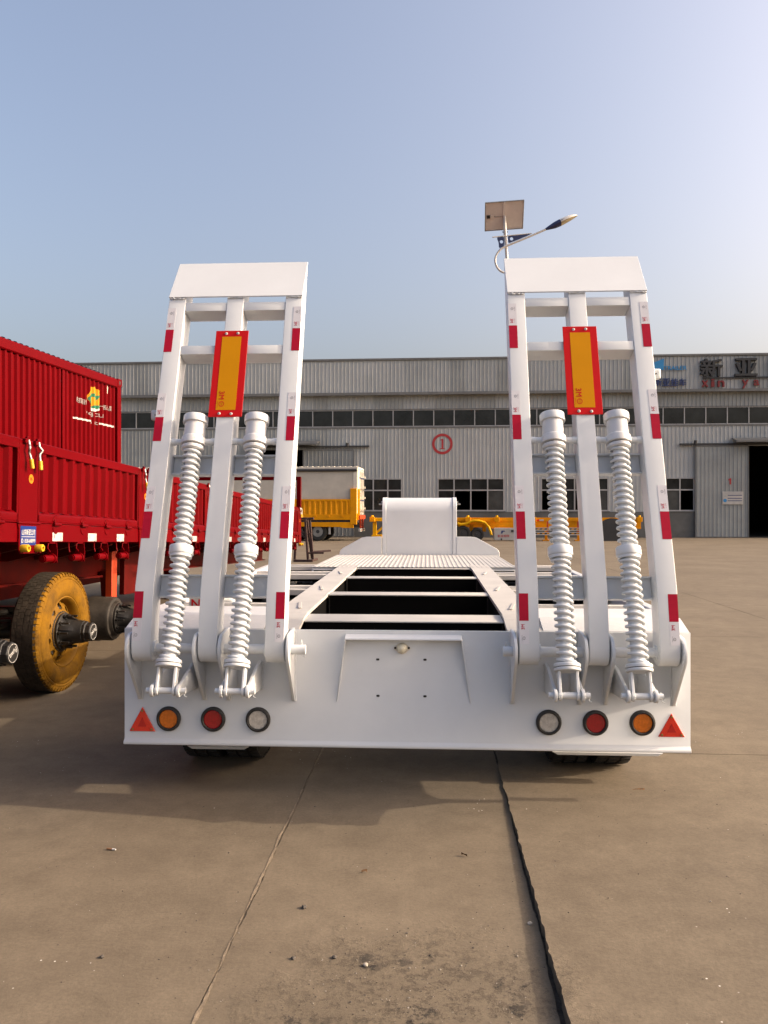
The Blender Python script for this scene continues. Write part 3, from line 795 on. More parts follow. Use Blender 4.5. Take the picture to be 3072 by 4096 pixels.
for x, t in ((-.034, .020), (.034, .018), (-.034, ML - .020), (.034, ML - .018)):
    b = MB(); p0 = Vector(P(x, t, .006)); d = Vector((0, mn.x, mn.y)); b.lathe([(.0085, 0), (.0085, .002), (.006, .004), (0, .0045)], p0, d, 12); b.lathe([(.002, .0044), (.002, .0052), (0, .0052)], p0, d, 8, mi=1)
    b.build('screw', [M_pw, M_seal], mk, smooth=40)
mk.location = (-.996, 0, 0)
copy_tree(mk, T, (.994, 0, 0))

# ---- lamps and reflectors
def upx(x):
    a = (x - 829.5) / 1725; return (a * 4.232 - .096) / (math.cos(YAW) + a * math.sin(YAW))
def vz(x, y):
    Y = 4.232 - upx(x) * math.sin(YAW); return 1.6 - (y - 1104) * Y / 1725
for x, y, mt in ((365, 1550, M_amber), (461, 1551, M_redlens), (558, 1552, M_clear), (1185, 1558, M_clear), (1286, 1559, M_redlens), (1387, 1559, M_amber)):
    g = part('tail_lamp', T, (upx(x), 0, vz(x, y)))
    b = MB(); b.lathe([(.066, 0), (.067, -.008), (.063, -.018), (.055, -.021), (.050, -.016), (.050, -.002)], (0, 0, 0), (0, 1, 0), 40); b.build('rubber_ring', M_seal, g, smooth=30)
    b = MB(); b.lathe([(.051, -.006), (.050, -.011), (.046, -.013), (.044, -.0125), (0, -.016)], (0, 0, 0), (0, 1, 0), 40)
    b.build('lens', mt, g, smooth=40)
for xc, ya, x0, x1, yb in ((308.5, 1524, 280.5, 337, 1577), (1450, 1538, 1421, 1479.5, 1589.5)):
    u = upx(xc); z0, z1 = vz(xc, yb), vz(xc, ya); w = (upx(x1) - upx(x0)) / 2; h = z1 - z0
    g = part('triangle_reflector', T, (u, 0, z0))
    b = MB(); b.prism([(-w, 0), (w, 0), (0, h)], 'y', -.009, -.001); b.build('reflector_plate', M_refl, g, bevel=.003)
    b = MB(); b.prism([(-w * .32, h * .2), (w * .32, h * .2), (0, h * .58)], 'y', -.0105, -.009); b.build('inner_triangle', M_refl2, g)
    for sx, szz in ((0, .84), (-.72, .09), (.72, .09)):
        b = MB(); b.lathe([(.006, 0), (.006, -.003), (0, -.004)], (sx * w, -.009, szz * h), (0, 1, 0), 10); b.build('screw', M_brass, g, smooth=40)
# ---- plate hood, lamp, slots
hz = vz(870, 1373); hb = vz(870, 1515)
xl, xr, xbl, xbr = upx(747), upx(995), upx(727), upx(1015)
b = MB()
b.prism([(-.048, hz - .012), (-.044, hz - .004), (0, hz + .012), (0, hz + .004), (-.040, hz - .014)], 'x', xl, xr)
for xa, xb_, in ((xl, xbl), (xr, xbr)):
    v = [(xa, 0, hz + .010), (xa, -.046, hz - .008), (xb_, -.004, hb), (xb_, 0, hb)]
    q = [(p[0] + .005, p[1], p[2]) for p in v]
    b.add(v + q, [(0, 1, 2, 3), (7, 6, 5, 4), (0, 4, 5, 1), (1, 5, 6, 2), (2, 6, 7, 3), (3, 7, 4, 0)])
b.build('plate_hood', M_white, T, bevel=.001)
g = part('plate_lamp', T, (upx(868.5), 0, vz(868.5, 1398)))
b = MB(); b.prism([(.036 * math.cos(R(a)) * (1.2 if abs(math.cos(R(a))) > .9 else .95), .030 * math.sin(R(a))) for a in range(0, 360, 15)], 'y', -.006, -.001); b.build('lamp_base', M_cream, g)
b = MB(); b.lathe([(.027 * math.cos(R(a)), -.006 - .030 * math.sin(R(a))) for a in range(0, 91, 15)], (0, 0, 0), (0, 1, 0), 24); b.build('lamp_dome', M_bulb, g, smooth=60)
for s in (-1, 1):
    b = MB(); b.lathe([(.006, -.006), (.006, -.009), (0, -.010)], (s * .036, 0, .002), (0, 1, 0), 10); b.build('screw', M_iron, g, smooth=40)
for x, y in ((816, 1422.5), (918, 1423), (816.5, 1501), (918, 1502)):
    b = MB(); u, z = upx(x), vz(x, y)
    b.prism([(u + sx * .0085 * (1 if abs(a) < 2 else 1), z + a2 * .0055) for sx, a2, a in ((-1, -.6, 0), (-.7, -1, 0), (.7, -1, 0), (1, -.6, 0), (1, .6, 0), (.7, 1, 0), (-.7, 1, 0), (-1, .6, 0))], 'y', -.0015, .0005)
    b.build('bolt_slot', M_seal, T)
# ---------------------------------------------------------------- red drop side trailer on the left
def corr(s0, s1, pitch, depth, flip=1):
    """trapezoid corrugation profile (s, x): outer face at x = 0, valleys at -depth"""
    n = max(1, round((s1 - s0) / pitch)); p = (s1 - s0) / n
    out = [(s0, -depth)]
    for k in range(n):
        a = s0 + k * p
        out += [(a + p * .22, -depth), (a + p * .36, 0), (a + p * .64, 0), (a + p * .78, -depth)]
    out.append((s1, -depth))
    return out
red = thing('drop_side_trailer', 'red drop side semi trailer with ribbed gates, one ochre wheel and bare brake drums', 'trailer', (-2.55, 7.13, 0.0), (R(-2.16), 0, R(-3.9)))
Q = red
Z0 = 1.33
S_A, S_B = -3.6, 10.45
b = MB(); b.box(-2.45, -.06, S_A, S_B, Z0 + .06, Z0 + .12); b.build('bed_floor', M_redd, Q)
b = MB(); b.prism([(0, Z0), (0, Z0 + .138), (-.03, Z0 + .138), (-.03, Z0 + .012), (-.09, Z0 + .012), (-.09, Z0)], 'y', S_A, S_B); b.build('side_rail', M_red, Q, bevel=.003)
b = MB(); b.prism([(-2.5, Z0), (-2.5, Z0 + .138), (-2.47, Z0 + .138), (-2.47, Z0 + .012), (-2.40, Z0 + .012), (-2.40, Z0)], 'y', S_A, S_B); b.build('side_rail', M_red, Q, bevel=.003)
for x in (-.86, -1.64):
    b = MB(); b.box(x - .07, x + .07, S_A, S_B, Z0 - .02, Z0); b.box(x - .07, x + .07, S_A, S_B, .93, .95); b.box(x - .007, x + .007, S_A, S_B, .95, Z0 - .02); b.build('chassis_beam', M_redd, Q)
for k in range(19):
    s = S_A + .3 + k * .75
    b = MB(); b.prism([(-2.44, Z0 + .055), (-.10, Z0 + .055), (-.10, Z0 - .03), (-.70, Z0 - .17), (-1.80, Z0 - .17), (-2.44, Z0 - .03)], 'y', s, s + .05); b.build('cross_bearer', M_redd, Q)
posts = [-3.59, -1.28, 1.05, 3.36, 5.67, 7.98, 10.29]
gate_len = None
ZG0, ZG1 = Z0 + .143, 2.085
gates = []
hook_proto = grip_proto = hinge_proto = winch_proto = sticker_proto = None
hinges = {}
def make_gate():
    g = part('side_gate', Q)
    L = 2.31 - .285
    zt = ZG1 - ZG0
    b = MB()
    b.box(-.055, 0, 0, L, zt - .075, zt); b.box(-.055, 0, 0, L, 0, .012)
    b.prism([(0, .012), (0, .066), (-.035, .090), (-.05, .090), (-.05, .012)], 'y', 0, L)
    b.box(-.055, 0, 0, .022, .012, zt - .075); b.box(-.055, 0, L - .022, L, .012, zt - .075)
    b.build('gate_frame', M_red, g, bevel=.003, smooth=30)
    b = MB(); pr = corr(.022, L - .022, .168, .030)
    n = len(pr)
    b.add([(x - .008, s, .085) for s, x in pr] + [(x - .008, s, zt - .075) for s, x in pr], [(i, i + 1, n + i + 1, n + i) for i in range(n - 1)])
    b.build('ribbed_panel', M_red, g, fix=False)
    for k in range(4):
        s = .28 + k * .49
        b = MB(); b.cyl((.014, s - .055, -.004), (.014, s + .055, -.004), .013, n=12); b.box(-.002, .012, s - .03, s + .03, -.012, .035)
        b.prism([(s + .052 * math.cos(R(a)), .018 + .052 * math.sin(R(a))) for a in range(0, 181, 20)], 'x', .0002, .006)
        b.prism([(s + .048 * math.cos(R(a)), -.03 + .05 * math.sin(R(a))) for a in range(180, 361, 20)], 'x', .0002, .006)
        b.build('hinge', M_red, g, bevel=.002, smooth=40)
    return g
def smooth3(p, n=5):
    out = []
    for i in range(len(p) - 1):
        p0 = p[max(i - 1, 0)]; p1 = p[i]; p2 = p[i + 1]; p3 = p[min(i + 2, len(p) - 1)]
        for k in range(n):
            t = k / n
            out.append(tuple(.5 * (2 * p1[j] + (p2[j] - p0[j]) * t + (2 * p0[j] - 5 * p1[j] + 4 * p2[j] - p3[j]) * t * t + (3 * p1[j] - p0[j] - 3 * p2[j] + p3[j]) * t ** 3) for j in (0, 1, 2)))
    out.append(p[-1]); return out
def hook(parent, s, lean):
    g = part('gate_latch', parent, (0, s, ZG1))
    b = MB(); pts = [(.02, 0, -.005), (.028, lean * .0, -.04), (.040, lean * .018, -.065), (.028, lean * .004, -.095), (.034, lean * -.006, -.13), (.040, lean * -.008, -.16)]
    b.tube(smooth3(pts), .0095, 10); b.build('rod', M_zinc, g, smooth=60)
    b = MB(); b.cyl((.0385, lean * -.0075, -.145), (.047, lean * -.012, -.215), .0155, n=14); b.build('grip', M_yel_plastic, g, bevel=.002, smooth=40)
    b = MB(); b.box(-.002, .024, -.045, .012, -.030, .004); b.box(.0, .020, -.014, .014, .0, .022); b.build('latch_bracket', M_red, g, bevel=.003)
    return g
g0 = make_gate()
for i in range(len(posts) - 1):
    loc = (0, posts[i] + .1425, ZG0)
    if i == 0: g0.location = loc
    else: copy_tree(g0, Q, loc)
g0b = MB(); b = MB()
b.box(-.10, -.001, -.14, .14, Z0 - .02, ZG1 - .002)
b.build('post', M_red, Q, bevel=.005, loc=(0, posts[0], 0))
post0 = kids(Q)[-1]
lower0 = part('post_foot', Q, (0, posts[0], 0))
b = MB(); b.prism([(-.165, Z0 + .148), (.165, Z0 + .148), (.150, Z0 + .10), (.150, Z0 - .055), (.125, Z0 - .085), (-.125, Z0 - .085), (-.150, Z0 - .055), (-.150, Z0 + .10)], 'x', .001, .012)
b.cyl((.008, -.16, Z0 + .140), (.008, .16, Z0 + .140), .012, n=10)
b.build('foot_plate', M_red, lower0, bevel=.002, smooth=40)
for s in (-.11, .10):
    b = MB(); b.lathe([(.026, .004), (.029, .010), (.029, .062), (.025, .068), (.014, .068), (.014, .050), (0, .050)], (0, s, Z0 - .045), (1, 0, 0), 18); b.build('marker_cap', M_yel_plastic, lower0, smooth=35)
sign0 = part('name_plate', Q, (0, posts[0], 0))
b = MB(); b.box(.0122, .0142, -.132, .092, Z0 - .022, Z0 + .118); b.build('plate', M_blue_sign, sign0)
b = MB()
b.text('山东新亚公司', (.0150, -.02, Z0 + .073), (0, 1, 0), (0, 0, 1), w=.190, h=.044, bold=.012)
b.box(.0144, .0149, -.118, .078, Z0 + .037, Z0 + .041)
b.text('✆', (.0150, -.108, Z0 + .010), (0, 1, 0), (0, 0, 1), w=.022, h=.024)
b.text('○', (.0150, -.108, Z0 + .010), (0, 1, 0), (0, 0, 1), w=.030, h=.032)
b.text(': 0530-6488999', (.0150, -.004, Z0 + .010), (0, 1, 0), (0, 0, 1), w=.165, h=.028, bold=.015)
b.build('lettering', M_pw, sign0, fix=False)
sd0 = MB(); sd0.prism([(.034 * math.cos(2 * math.pi * k / 20), 1.80 + .034 * math.sin(2 * math.pi * k / 20)) for k in range(20)], 'x', 0, .0015)
sd0.text('B5', (.0022, 0, 1.80), (0, 1, 0), (0, 0, 1), w=.028, h=.022, mi=1, bold=.01)
disc0 = sd0.build('round_sticker', [M_osticker, M_redd], Q, loc=(0, posts[0] + .03, 0), fix=False)
hk = [hook(Q, posts[0] - .055, -1), hook(Q, posts[0] + .095, 1)]
for p in posts[1:]:
    copy_tree(post0, Q, (0, p, 0)); copy_tree(lower0, Q, (0, p, 0)); copy_tree(disc0, Q, (0, p + .03, 0))
    copy_tree(hk[0], Q, (0, p - .055, ZG1)); copy_tree(hk[1], Q, (0, p + .095, ZG1))
copy_tree(sign0, Q, (0, posts[1], 0)); copy_tree(sign0, Q, (0, posts[5], 0))
# winches under the rail and white reflex stickers
w0 = part('strap_winch', Q)
b = MB(); b.cyl((-.03, -.075, -.13), (-.03, .065, -.13), .030, n=16); b.lathe([(.036, .062), (.040, .066), (.040, .078), (.030, .080)], (-.03, 0, -.13), (0, 1, 0), 10); b.cyl((-.03, -.085, -.13), (-.03, -.074, -.13), .022, n=10)
b.build('drum', M_red, w0, smooth=35)
b = MB(); b.prism([(-.025, 0), (.0, 0), (.01, -.08), (.008, -.165), (-.07, -.165), (-.075, -.08), (-.055, -.03)], 'y', .082, .090); b.box(-.05, -.005, -.02, .09, -.012, 0)
b.build('winch_bracket', M_red, w0, smooth=35)
b = MB(); b.tube([(-.02, -.16, -.002), (-.02, -.15, -.06), (-.01, -.155, -.085)], .007, 8); b.build('rope_hook', M_red, w0, smooth=60)
b = MB(); b.tube([(-.01, -.03, -.012), (-.005, -.05, -.05), (0, -.02, -.075)], .006, 8); b.build('rope_hook', M_red, w0, smooth=60)
s_list = []
for i in range(len(posts) - 1):
    for k in range(4): s_list.append(posts[i] + .36 + k * .49)
for i, s in enumerate(s_list):
    if i == 0: w0.location = (0, s, Z0)
    else: copy_tree(w0, Q, (0, s, Z0))
b = MB(); b.box(.0004, .0016, -.085, .085, .008, .076); b.text('3M', (.0022, -.055, .044), (0, 0, 1), (0, -1, 0), w=.03, h=.02, mi=1, bold=.012); b.text('○', (.0022, .055, .034), (0, 0, 1), (0, -1, 0), w=.022, h=.022, mi=2); b.text('A000', (.0022, .055, .014), (0, 1, 0), (0, 0, 1), w=.04, h=.008, mi=2)
st0 = b.build('reflex_sticker', [M_sticker, M_print_red, M_print_grey], Q, fix=False)
k = 0
for i in range(len(posts) - 1):
    for ds in (.46, 1.10, 1.72):
        if k == 0: st0.location = (0, posts[i] + ds, Z0)
        else: copy_tree(st0, Q, (0, posts[i] + ds, Z0))
        k += 1
# suspension, axles, drums
for s in (-2.0, -.66, .70, 2.05):
    for x in (-.86, -1.64):
        b = MB(); b.prism([(s - .16, 1.0), (s + .16, 1.0), (s + .10, .70), (s + .05, .58), (s - .05, .58), (s - .10, .70)], 'x', x + .03, x + .12); b.build('spring_hanger', M_redd, Q, bevel=.004)
b = MB(); b.prism([(1.28, Z0 + .02), (1.42, Z0 + .02), (1.42, .62), (1.38, .55), (1.32, .57), (1.29, .66)], 'x', -.50, -.43); b.build('bracket_leg', M_orange, Q, bevel=.004)
b = MB(); b.box(-.66, -.60, 2.05, 2.5, .72, 1.34); b.build('bracket_leg', M_redd, Q, bevel=.004)
def hub_geo(g):
    b = MB(); b.lathe([(.20, -.30), (.235, -.295), (.238, -.20), (.230, -.185), (.232, -.06), (.220, -.035), (.19, -.03), (.178, 0), (.0, 0)], (0, 0, 0), (1, 0, 0), 40); b.build('brake_drum', M_drum, g, smooth=30)
    b = MB(); b.lathe([(.165, .0), (.165, .022), (.135, .03), (.112, .06), (.100, .19), (.097, .205), (.075, .21)], (0, 0, 0), (1, 0, 0), 28)
    for k in range(5):
        M_ = Matrix.Rotation(2 * math.pi * k / 5, 4, 'X'); b.add([(.03, -.018, .10), (.03, .018, .10), (.03, .018, .148), (.03, -.018, .148), (.17, -.014, .09), (.17, .014, .09), (.05, .018, .150), (.05, -.018, .150)], [(0, 1, 2, 3), (4, 7, 6, 5), (0, 4, 5, 1), (1, 5, 6, 2), (2, 6, 7, 3), (3, 7, 4, 0)], M=M_)
    b.build('hub', M_iron, g, smooth=35)
    b = MB()
    for k in range(10):
        a = 2 * math.pi * k / 10; y, z = .142 * math.cos(a), .142 * math.sin(a)
        b.cyl((.02, y, z), (.115, y, z), .0095, n=8); b.cyl((.02, y, z), (.045, y, z), .017, n=6)
    b.build('wheel_stud', M_iron, g, smooth=40, kind='stuff')
    b = MB(); b.lathe([(.092, .205), (.094, .212), (.094, .232), (.084, .236), (.084, .275), (.080, .283), (0, .283)], (0, 0, 0), (1, 0, 0), 8)
    b.build('hub_cap', M_iron, g, bevel=.002)
    b = MB(); b.lathe([(.072, .2832), (.072, .286), (0, .286)], (0, 0, 0), (1, 0, 0), 28); b.lathe([(.069, .2862), (.069, .2872), (.0655, .2872), (.0655, .2862)], (0, 0, 0), (1, 0, 0), 32, mi=1, caps=False)
    b.text('Fuwa', (.2868, 0, 0), (0, -.85, -.5), (0, .5, -.85), w=.105, h=.042, mi=1, bold=.012)
    b.build('cap_badge', [M_iron, M_pw], g, smooth=30, fix=False)
hub0 = None
for s, on in ((-1.33, False), (0.0, True), (1.30, False)):
    b = MB(); b.cyl((-2.2, s, .52), (-.7, s, .52), .065, n=16); b.box(-1.72, -.78, s - .07, s + .07, .585, .64); b.build('axle', M_iron, Q, smooth=40)
    for x in (-.86, -1.64):
        b = MB(); b.tube([(x + .08, s - .62, .66), (x + .08, s - .3, .60), (x + .08, s, .585), (x + .08, s + .3, .60), (x + .08, s + .62, .66)], .035, 6); b.build('leaf_spring', M_iron, Q, smooth=40)
    if hub0 is None: hub0 = part('hub_assembly', Q, (-.355, s, .52)); hub_geo(hub0)
    else: copy_tree(hub0, Q, (-.340 if on else -.355, s, .528 if on else .52))
    # far side wheel
    g = part('wheel', Q, (-2.10, s, .53))
    b = MB(); b.lathe(tyre_profile(.525, .28, .29), (0, 0, 0), (1, 0, 0), 40, closed=True); b.build('tyre', M_rubber, g, smooth=35)
    b = MB(); b.lathe([(.29, .10), (.28, .06), (.26, .0), (0, .0)], (0, 0, 0), (1, 0, 0), 24); b.build('rim', M_rim_yel, g, smooth=35)
# the one near wheel
g = part('wheel', Q, (-.425, 0, .528))
b = MB()
b.lathe([(.305, -.10), (.32, -.125), (.42, -.145), (.49, -.135), (.52, -.112), (.527, -.10), (.527, .085), (.519, .099)], (0, 0, 0), (1, 0, 0), 72, mi=0, caps=False)
b.lathe([(.519, .099), (.512, .106), (.498, .113), (.492, .109), (.486, .115), (.472, .119), (.466, .114), (.460, .121), (.43, .132), (.39, .136), (.355, .130), (.325, .117), (.318, .110), (.318, .095)], (0, 0, 0), (1, 0, 0), 72, mi=1, caps=False)
nb_ = 62
for k in range(nb_):
    M_ = Matrix.Rotation(2 * math.pi * k / nb_, 4, 'X'); w = .0165
    b.add([(.100, -w, .490), (.100, w, .490), (.118, w * .9, .497), (.118, -w * .9, .497), (.084, -w, .533), (.084, w, .533), (.106, w * .9, .526), (.106, -w * .9, .526)], [(0, 1, 2, 3), (4, 7, 6, 5), (0, 4, 5, 1), (1, 5, 6, 2), (2, 6, 7, 3), (3, 7, 4, 0)], mi=1, M=M_)
    for q, (xa, xb) in enumerate(((.046, .083), (-.006, .042), (-.058, -.010), (-.100, -.062))):
        off = (.5 if q % 2 else 0) * 2 * math.pi / nb_
        b.box(xa, xb, -w * 1.5, w * 1.5, .52, .5320, mi=0, M=Matrix.Rotation(2 * math.pi * k / nb_ + off, 4, 'X'))
b.build('tyre', [M_tread, M_tyre_yel], g, smooth=40)
b = MB(); N_ = 60
prof = [(.318, .108), (.308, .112), (.298, .104), (.286, .08), (.278, .055), (.272, .030)]
b.lathe(prof, (0, 0, 0), (1, 0, 0), N_, caps=False)
holes = 10
# disc with round hand holes: ring built from sectors
b2 = MB()
def disc_x(r): return .030 + (.272 - r) / (.272 - .175) * .050
for k in range(holes):
    a0 = 2 * math.pi * k / holes; da = 2 * math.pi / holes
    M2 = 10
    outer = [(.272, a0 + da * t / M2) for t in range(M2 + 1)]; inner = [(.175, a0 + da * t / M2) for t in range(M2 + 1)]
    hole = []
    hc = .226; hr = .033
    for t in range(20):
        w = 2 * math.pi * t / 20
        y = hc + hr * math.cos(w); x = hr * math.sin(w)
        hole.append((math.hypot(x, y), a0 + da / 2 + math.atan2(x, y)))
    # stitch: split border into 20 points around the sector
    border = []
    for t in range(20):
        w = 2 * math.pi * t / 20; c, s_ = math.cos(w), math.sin(w)
        m_ = max(abs(c), abs(s_))
        border.append((.2235 + .0485 * c / m_, a0 + da / 2 + da / 2 * s_ / m_))
    vs = []
    for r, a in hole + border: vs.append((disc_x(r), r * math.cos(a), r * math.sin(a)))
    b.add(vs, [(t, (t + 1) % 20, 20 + (t + 1) % 20, 20 + t) for t in range(20)])
    vs = [(disc_x(r), r * math.cos(a), r * math.sin(a)) for r, a in hole] + [(disc_x(r) - .02, r * math.cos(a), r * math.sin(a)) for r, a in hole]
    b.add(vs, [(t, (t + 1) % 20, 20 + (t + 1) % 20, 20 + t) for t in range(20)])
b.lathe([(.175, .080), (.168, .086), (.145, .088), (.145, .06)], (0, 0, 0), (1, 0, 0), N_, caps=False)
b.build('rim', M_rim_yel, g, smooth=40, fix=False)
# front headboard
b = MB()
b.box(-.09, .0, S_B - .05, S_B + .05, Z0, 2.76); b.box(-2.5, -2.41, S_B - .05, S_B + .05, Z0, 2.76); b.box(-2.5, 0, S_B - .04, S_B + .04, 2.70, 2.775); b.box(-1.29, -1.21, S_B - .03, S_B + .03, Z0, 2.70); b.box(-2.5, 0, S_B - .03, S_B + .03, 2.02, 2.08)
b.build('headboard', M_red, Q, bevel=.004)
for x in (-.55, -1.95):
    b = MB(); b.box(x - .06, x + .06, 7.4, 7.52, .30, 1.3); b.box(x - .045, x + .045, 7.41, 7.51, .36 - .32, .5); b.box(x - .12, x + .12, 7.34, 7.58, .28 - .28 + .36 - .34, .05); b.build('landing_leg', M_redd, Q, bevel=.004)

# ---------------------------------------------------------------- red box trailer behind it
boxt = thing('box_trailer', 'red corrugated box trailer with yellow and green emblem standing behind the drop side trailer', 'trailer', (-5.17, 15.72, 0), (0, 0, R(-6.84)))
C = boxt
LC, ZB, ZT = 12.2, 1.42, 4.19
seg = [(-LC + .12, -LC + 3.9), (-LC + 4.0, -LC + 7.9), (-LC + 8.0, -2.18), (-2.10, -.16)]
cprof = []
for a, c in seg:
    b = MB(); pr = corr(a, c, .160, .034); n = len(pr); cprof += pr
    b.add([(x - .030, s, ZB + .12) for s, x in pr] + [(x - .030, s, ZT - .17) for s, x in pr], [(i, i + 1, n + i + 1, n + i) for i in range(n - 1)])
    b.build('corrugated_wall', M_red, C, fix=False)
def cdepth(s):
    for i in range(len(cprof) - 1):
        (s0, x0), (s1, x1) = cprof[i], cprof[i + 1]
        if s0 <= s <= s1: return (x0 + (x1 - x0) * ((s - s0) / (s1 - s0) if s1 > s0 else 0)) - .030
    return -.03
for s0, s1 in ((-2.18, -2.10), (-LC + 3.9, -LC + 4.0), (-LC + 7.9, -LC + 8.0)):
    b = MB(); b.box(-.06, -.028, s0, s1, ZB + .12, ZT - .17); b.build('seam_post', M_red, C, bevel=.003)
b = MB(); b.prism([(-.06, ZT - .17), (-.022, ZT - .17), (0, ZT - .15), (0, ZT - .01), (-.02, ZT), (-.08, ZT)], 'y', -LC, -.10); b.build('top_rail', M_red, C, bevel=.003)
b = MB(); b.box(-.08, 0, -LC, 0, ZB, ZB + .12); b.build('bottom_rail', M_red, C, bevel=.003)
for s in (-LC, -.16):
    b = MB(); b.box(-.10, -.004, s, s + .16, ZB + .12, ZT - .14); b.build('corner_post', M_red, C, bevel=.004)
    b = MB(); b.box(-.17, .008, s - .01, s + .17, ZT - .14, ZT + .012); b.build('corner_casting', M_red, C, bevel=.006)
    b = MB(); b.prism([(s + .08 + .028 * math.cos(R(a)), ZT - .065 + .042 * math.sin(R(a))) for a in range(0, 360, 20)], 'x', .0, .0088); b.build('casting_hole', M_seal, C)
pr = []
n = 76
for k in range(n):
    s = -LC + .1 + (LC - .2) * k / n; d = (LC - .2) / n
    pr += [(s, ZT), (s + d * .25, ZT + .028), (s + d * .6, ZT + .028), (s + d * .85, ZT)]
b = MB(); m = len(pr); b.add([(-.06, s, z) for s, z in pr] + [(-2.42, s, z) for s, z in pr], [(i, i + 1, m + i + 1, m + i) for i in range(m - 1)]); b.build('roof', M_red, C, fix=False)
b = MB(); b.box(-2.42, -.10, -LC + .02, -LC + .06, ZB, ZT); b.box(-2.42, -.10, -.06, -.02, ZB, ZT); b.box(-2.46, -2.40, -LC, 0, ZB, ZT); b.build('end_wall', M_red, C)
b = MB(); b.box(-2.4, -.04, -LC, 0, ZB - .08, ZB); b.box(-.95, -.80, -LC, -.3, .95, ZB - .08); b.box(-1.65, -1.5, -LC, -.3, .95, ZB - .08); b.build('chassis', M_redd, C)
for s in (-LC + 1.6, -LC + 2.9, -LC + 4.2):
    b = MB(); b.cyl((-2.3, s, .52), (-.1, s, .52), .065, n=12); b.build('axle', M_iron, C, smooth=40)
    b = MB(); b.box(-1.6, -.82, s - .05, s + .05, .56, .96); b.build('spring_hanger', M_redd, C)
    for x in (-.20, -2.2):
        wg = part('wheel', C, (x, s, .53))
        b = MB(); b.lathe(tyre_profile(.53, .28, .29), (0, 0, 0), (1, 0, 0), 36, closed=True); b.build('tyre', M_rubber, wg, smooth=35)
        b = MB(); b.lathe([(.29, .10), (.26, .0), (0, .0)], (0, 0, 0), (1, 0, 0), 20); b.build('rim', M_dark, wg, smooth=35)
b = MB(); b.box(-.12, -.09, -LC + 5.2, -.4, .28, ZB - .09); b.box(-2.40, -2.37, -LC + .2, -.4, .28, ZB - .09); b.build('underside_screen', M_redd, C)  # panels added to darken the view beneath the red trailers
for x in (-.5, -1.9):
    b = MB(); b.box(x - .06, x + .06, -2.5, -2.38, .0, 1.35); b.build('landing_leg', M_redd, C)
# painted emblem following the corrugation
def on_wall(name, geo, mat, lift):
    """geo: MB whose verts are (0, s, z); cut along the corrugation and drape"""
    bm = bmesh.new()
    vs = [bm.verts.new(p) for p in geo.v]
    for f in geo.f:
        try: bm.faces.new([vs[i] for i in f])
        except ValueError: pass
    lo = min(p[1] for p in geo.v); hi = max(p[1] for p in geo.v)
    for s, x in cprof:
        if lo < s < hi:
            bmesh.ops.bisect_plane(bm, geom=bm.verts[:] + bm.edges[:] + bm.faces[:], dist=1e-5, plane_co=(0, s, 0), plane_no=(0, 1, 0))
    for v in bm.verts: v.co.x = cdepth(v.co.y) + lift
    me = bpy.data.meshes.new(name); bm.to_mesh(me); bm.free(); me.materials.append(mat)
    return link(name, me, C)
def spx(px, py):        # photo pixel -> (s, z) on the near wall
    a = (px - 829.5) / 1725; th = R(6.84)
    # wall point: X = -5.17 + s sin, Y = 15.72 + s cos
    s = (-5.17 - a * 15.72) / (a * math.cos(th) - math.sin(th)); Y = 15.72 + s * math.cos(th)
    return s, 1.6 - (py - 1104) * Y / 1725
def c5(x, y): return spx(x * .19533, 702 + y * .19533)
def poly5(pts):
    g_ = MB(); v = [(0,) + c5(*p) for p in pts]; g_.add(v, [list(range(len(v)))]); return g_
on_wall('emblem_shape', poly5([(1035, 675), (1080, 675), (1083, 690), (1112, 712), (1127, 745), (1127, 878), (1122, 905), (1090, 922), (1037, 905), (1020, 870), (996, 800), (998, 770), (1012, 725), (1030, 700)]), M_ylogo, .003)
on_wall('emblem_ring', poly5([(1010, 770), (1040, 745), (1070, 745), (1088, 770), (1120, 768), (1112, 790), (1085, 835), (1078, 850), (1080, 830), (1068, 795), (1048, 782), (1030, 800), (1022, 830), (1030, 870), (1042, 890), (1068, 868), (1090, 878), (1126, 878), (1122, 910), (1090, 922), (1037, 905), (1020, 870), (998, 800)]), M_green, .006)
on_wall('emblem_base', poly5([(1037, 905), (1090, 922), (1122, 908), (1118, 930), (1080, 952), (1040, 940)]), M_pw, .007)
def text5(body, x0, y0, x1, y1, hpx, bold=.012):
    (sa, za), (sb, zb_) = c5(x0, y0), c5(x1, y1)
    _, zt_ = c5(x0, y0 - hpx)
    g_ = MB(); ln = math.hypot(sb - sa, zb_ - za)
    g_.text(body, (0, (sa + sb) / 2, (za + zb_) / 2), (0, sb - sa, zb_ - za), (0, -(zb_ - za), sb - sa), w=ln, h=(zt_ - za), bold=bold)
    on_wall('lettering', g_, M_pw, .004)
text5('新亚相伴', 862, 810, 992, 850, 58); text5('一路永昌', 1130, 885, 1252, 918, 55); text5('YOJ CH.I', 970, 968, 1156, 1002, 50, .012); text5('B 永', 1024, 1058, 1100, 1076, 44)
on_wall('stripe', poly5([(838, 1003), (1020, 1040), (1020, 1060), (838, 1023)]), M_pw, .004)
on_wall('stripe', poly5([(1116, 1068), (1275, 1104), (1275, 1124), (1116, 1086)]), M_pw, .004)
on_wall('tag_strip', poly5([(1210, 640), (1222, 652), (1226, 700), (1222, 752), (1210, 745), (1214, 700)]), M_cream, .004)

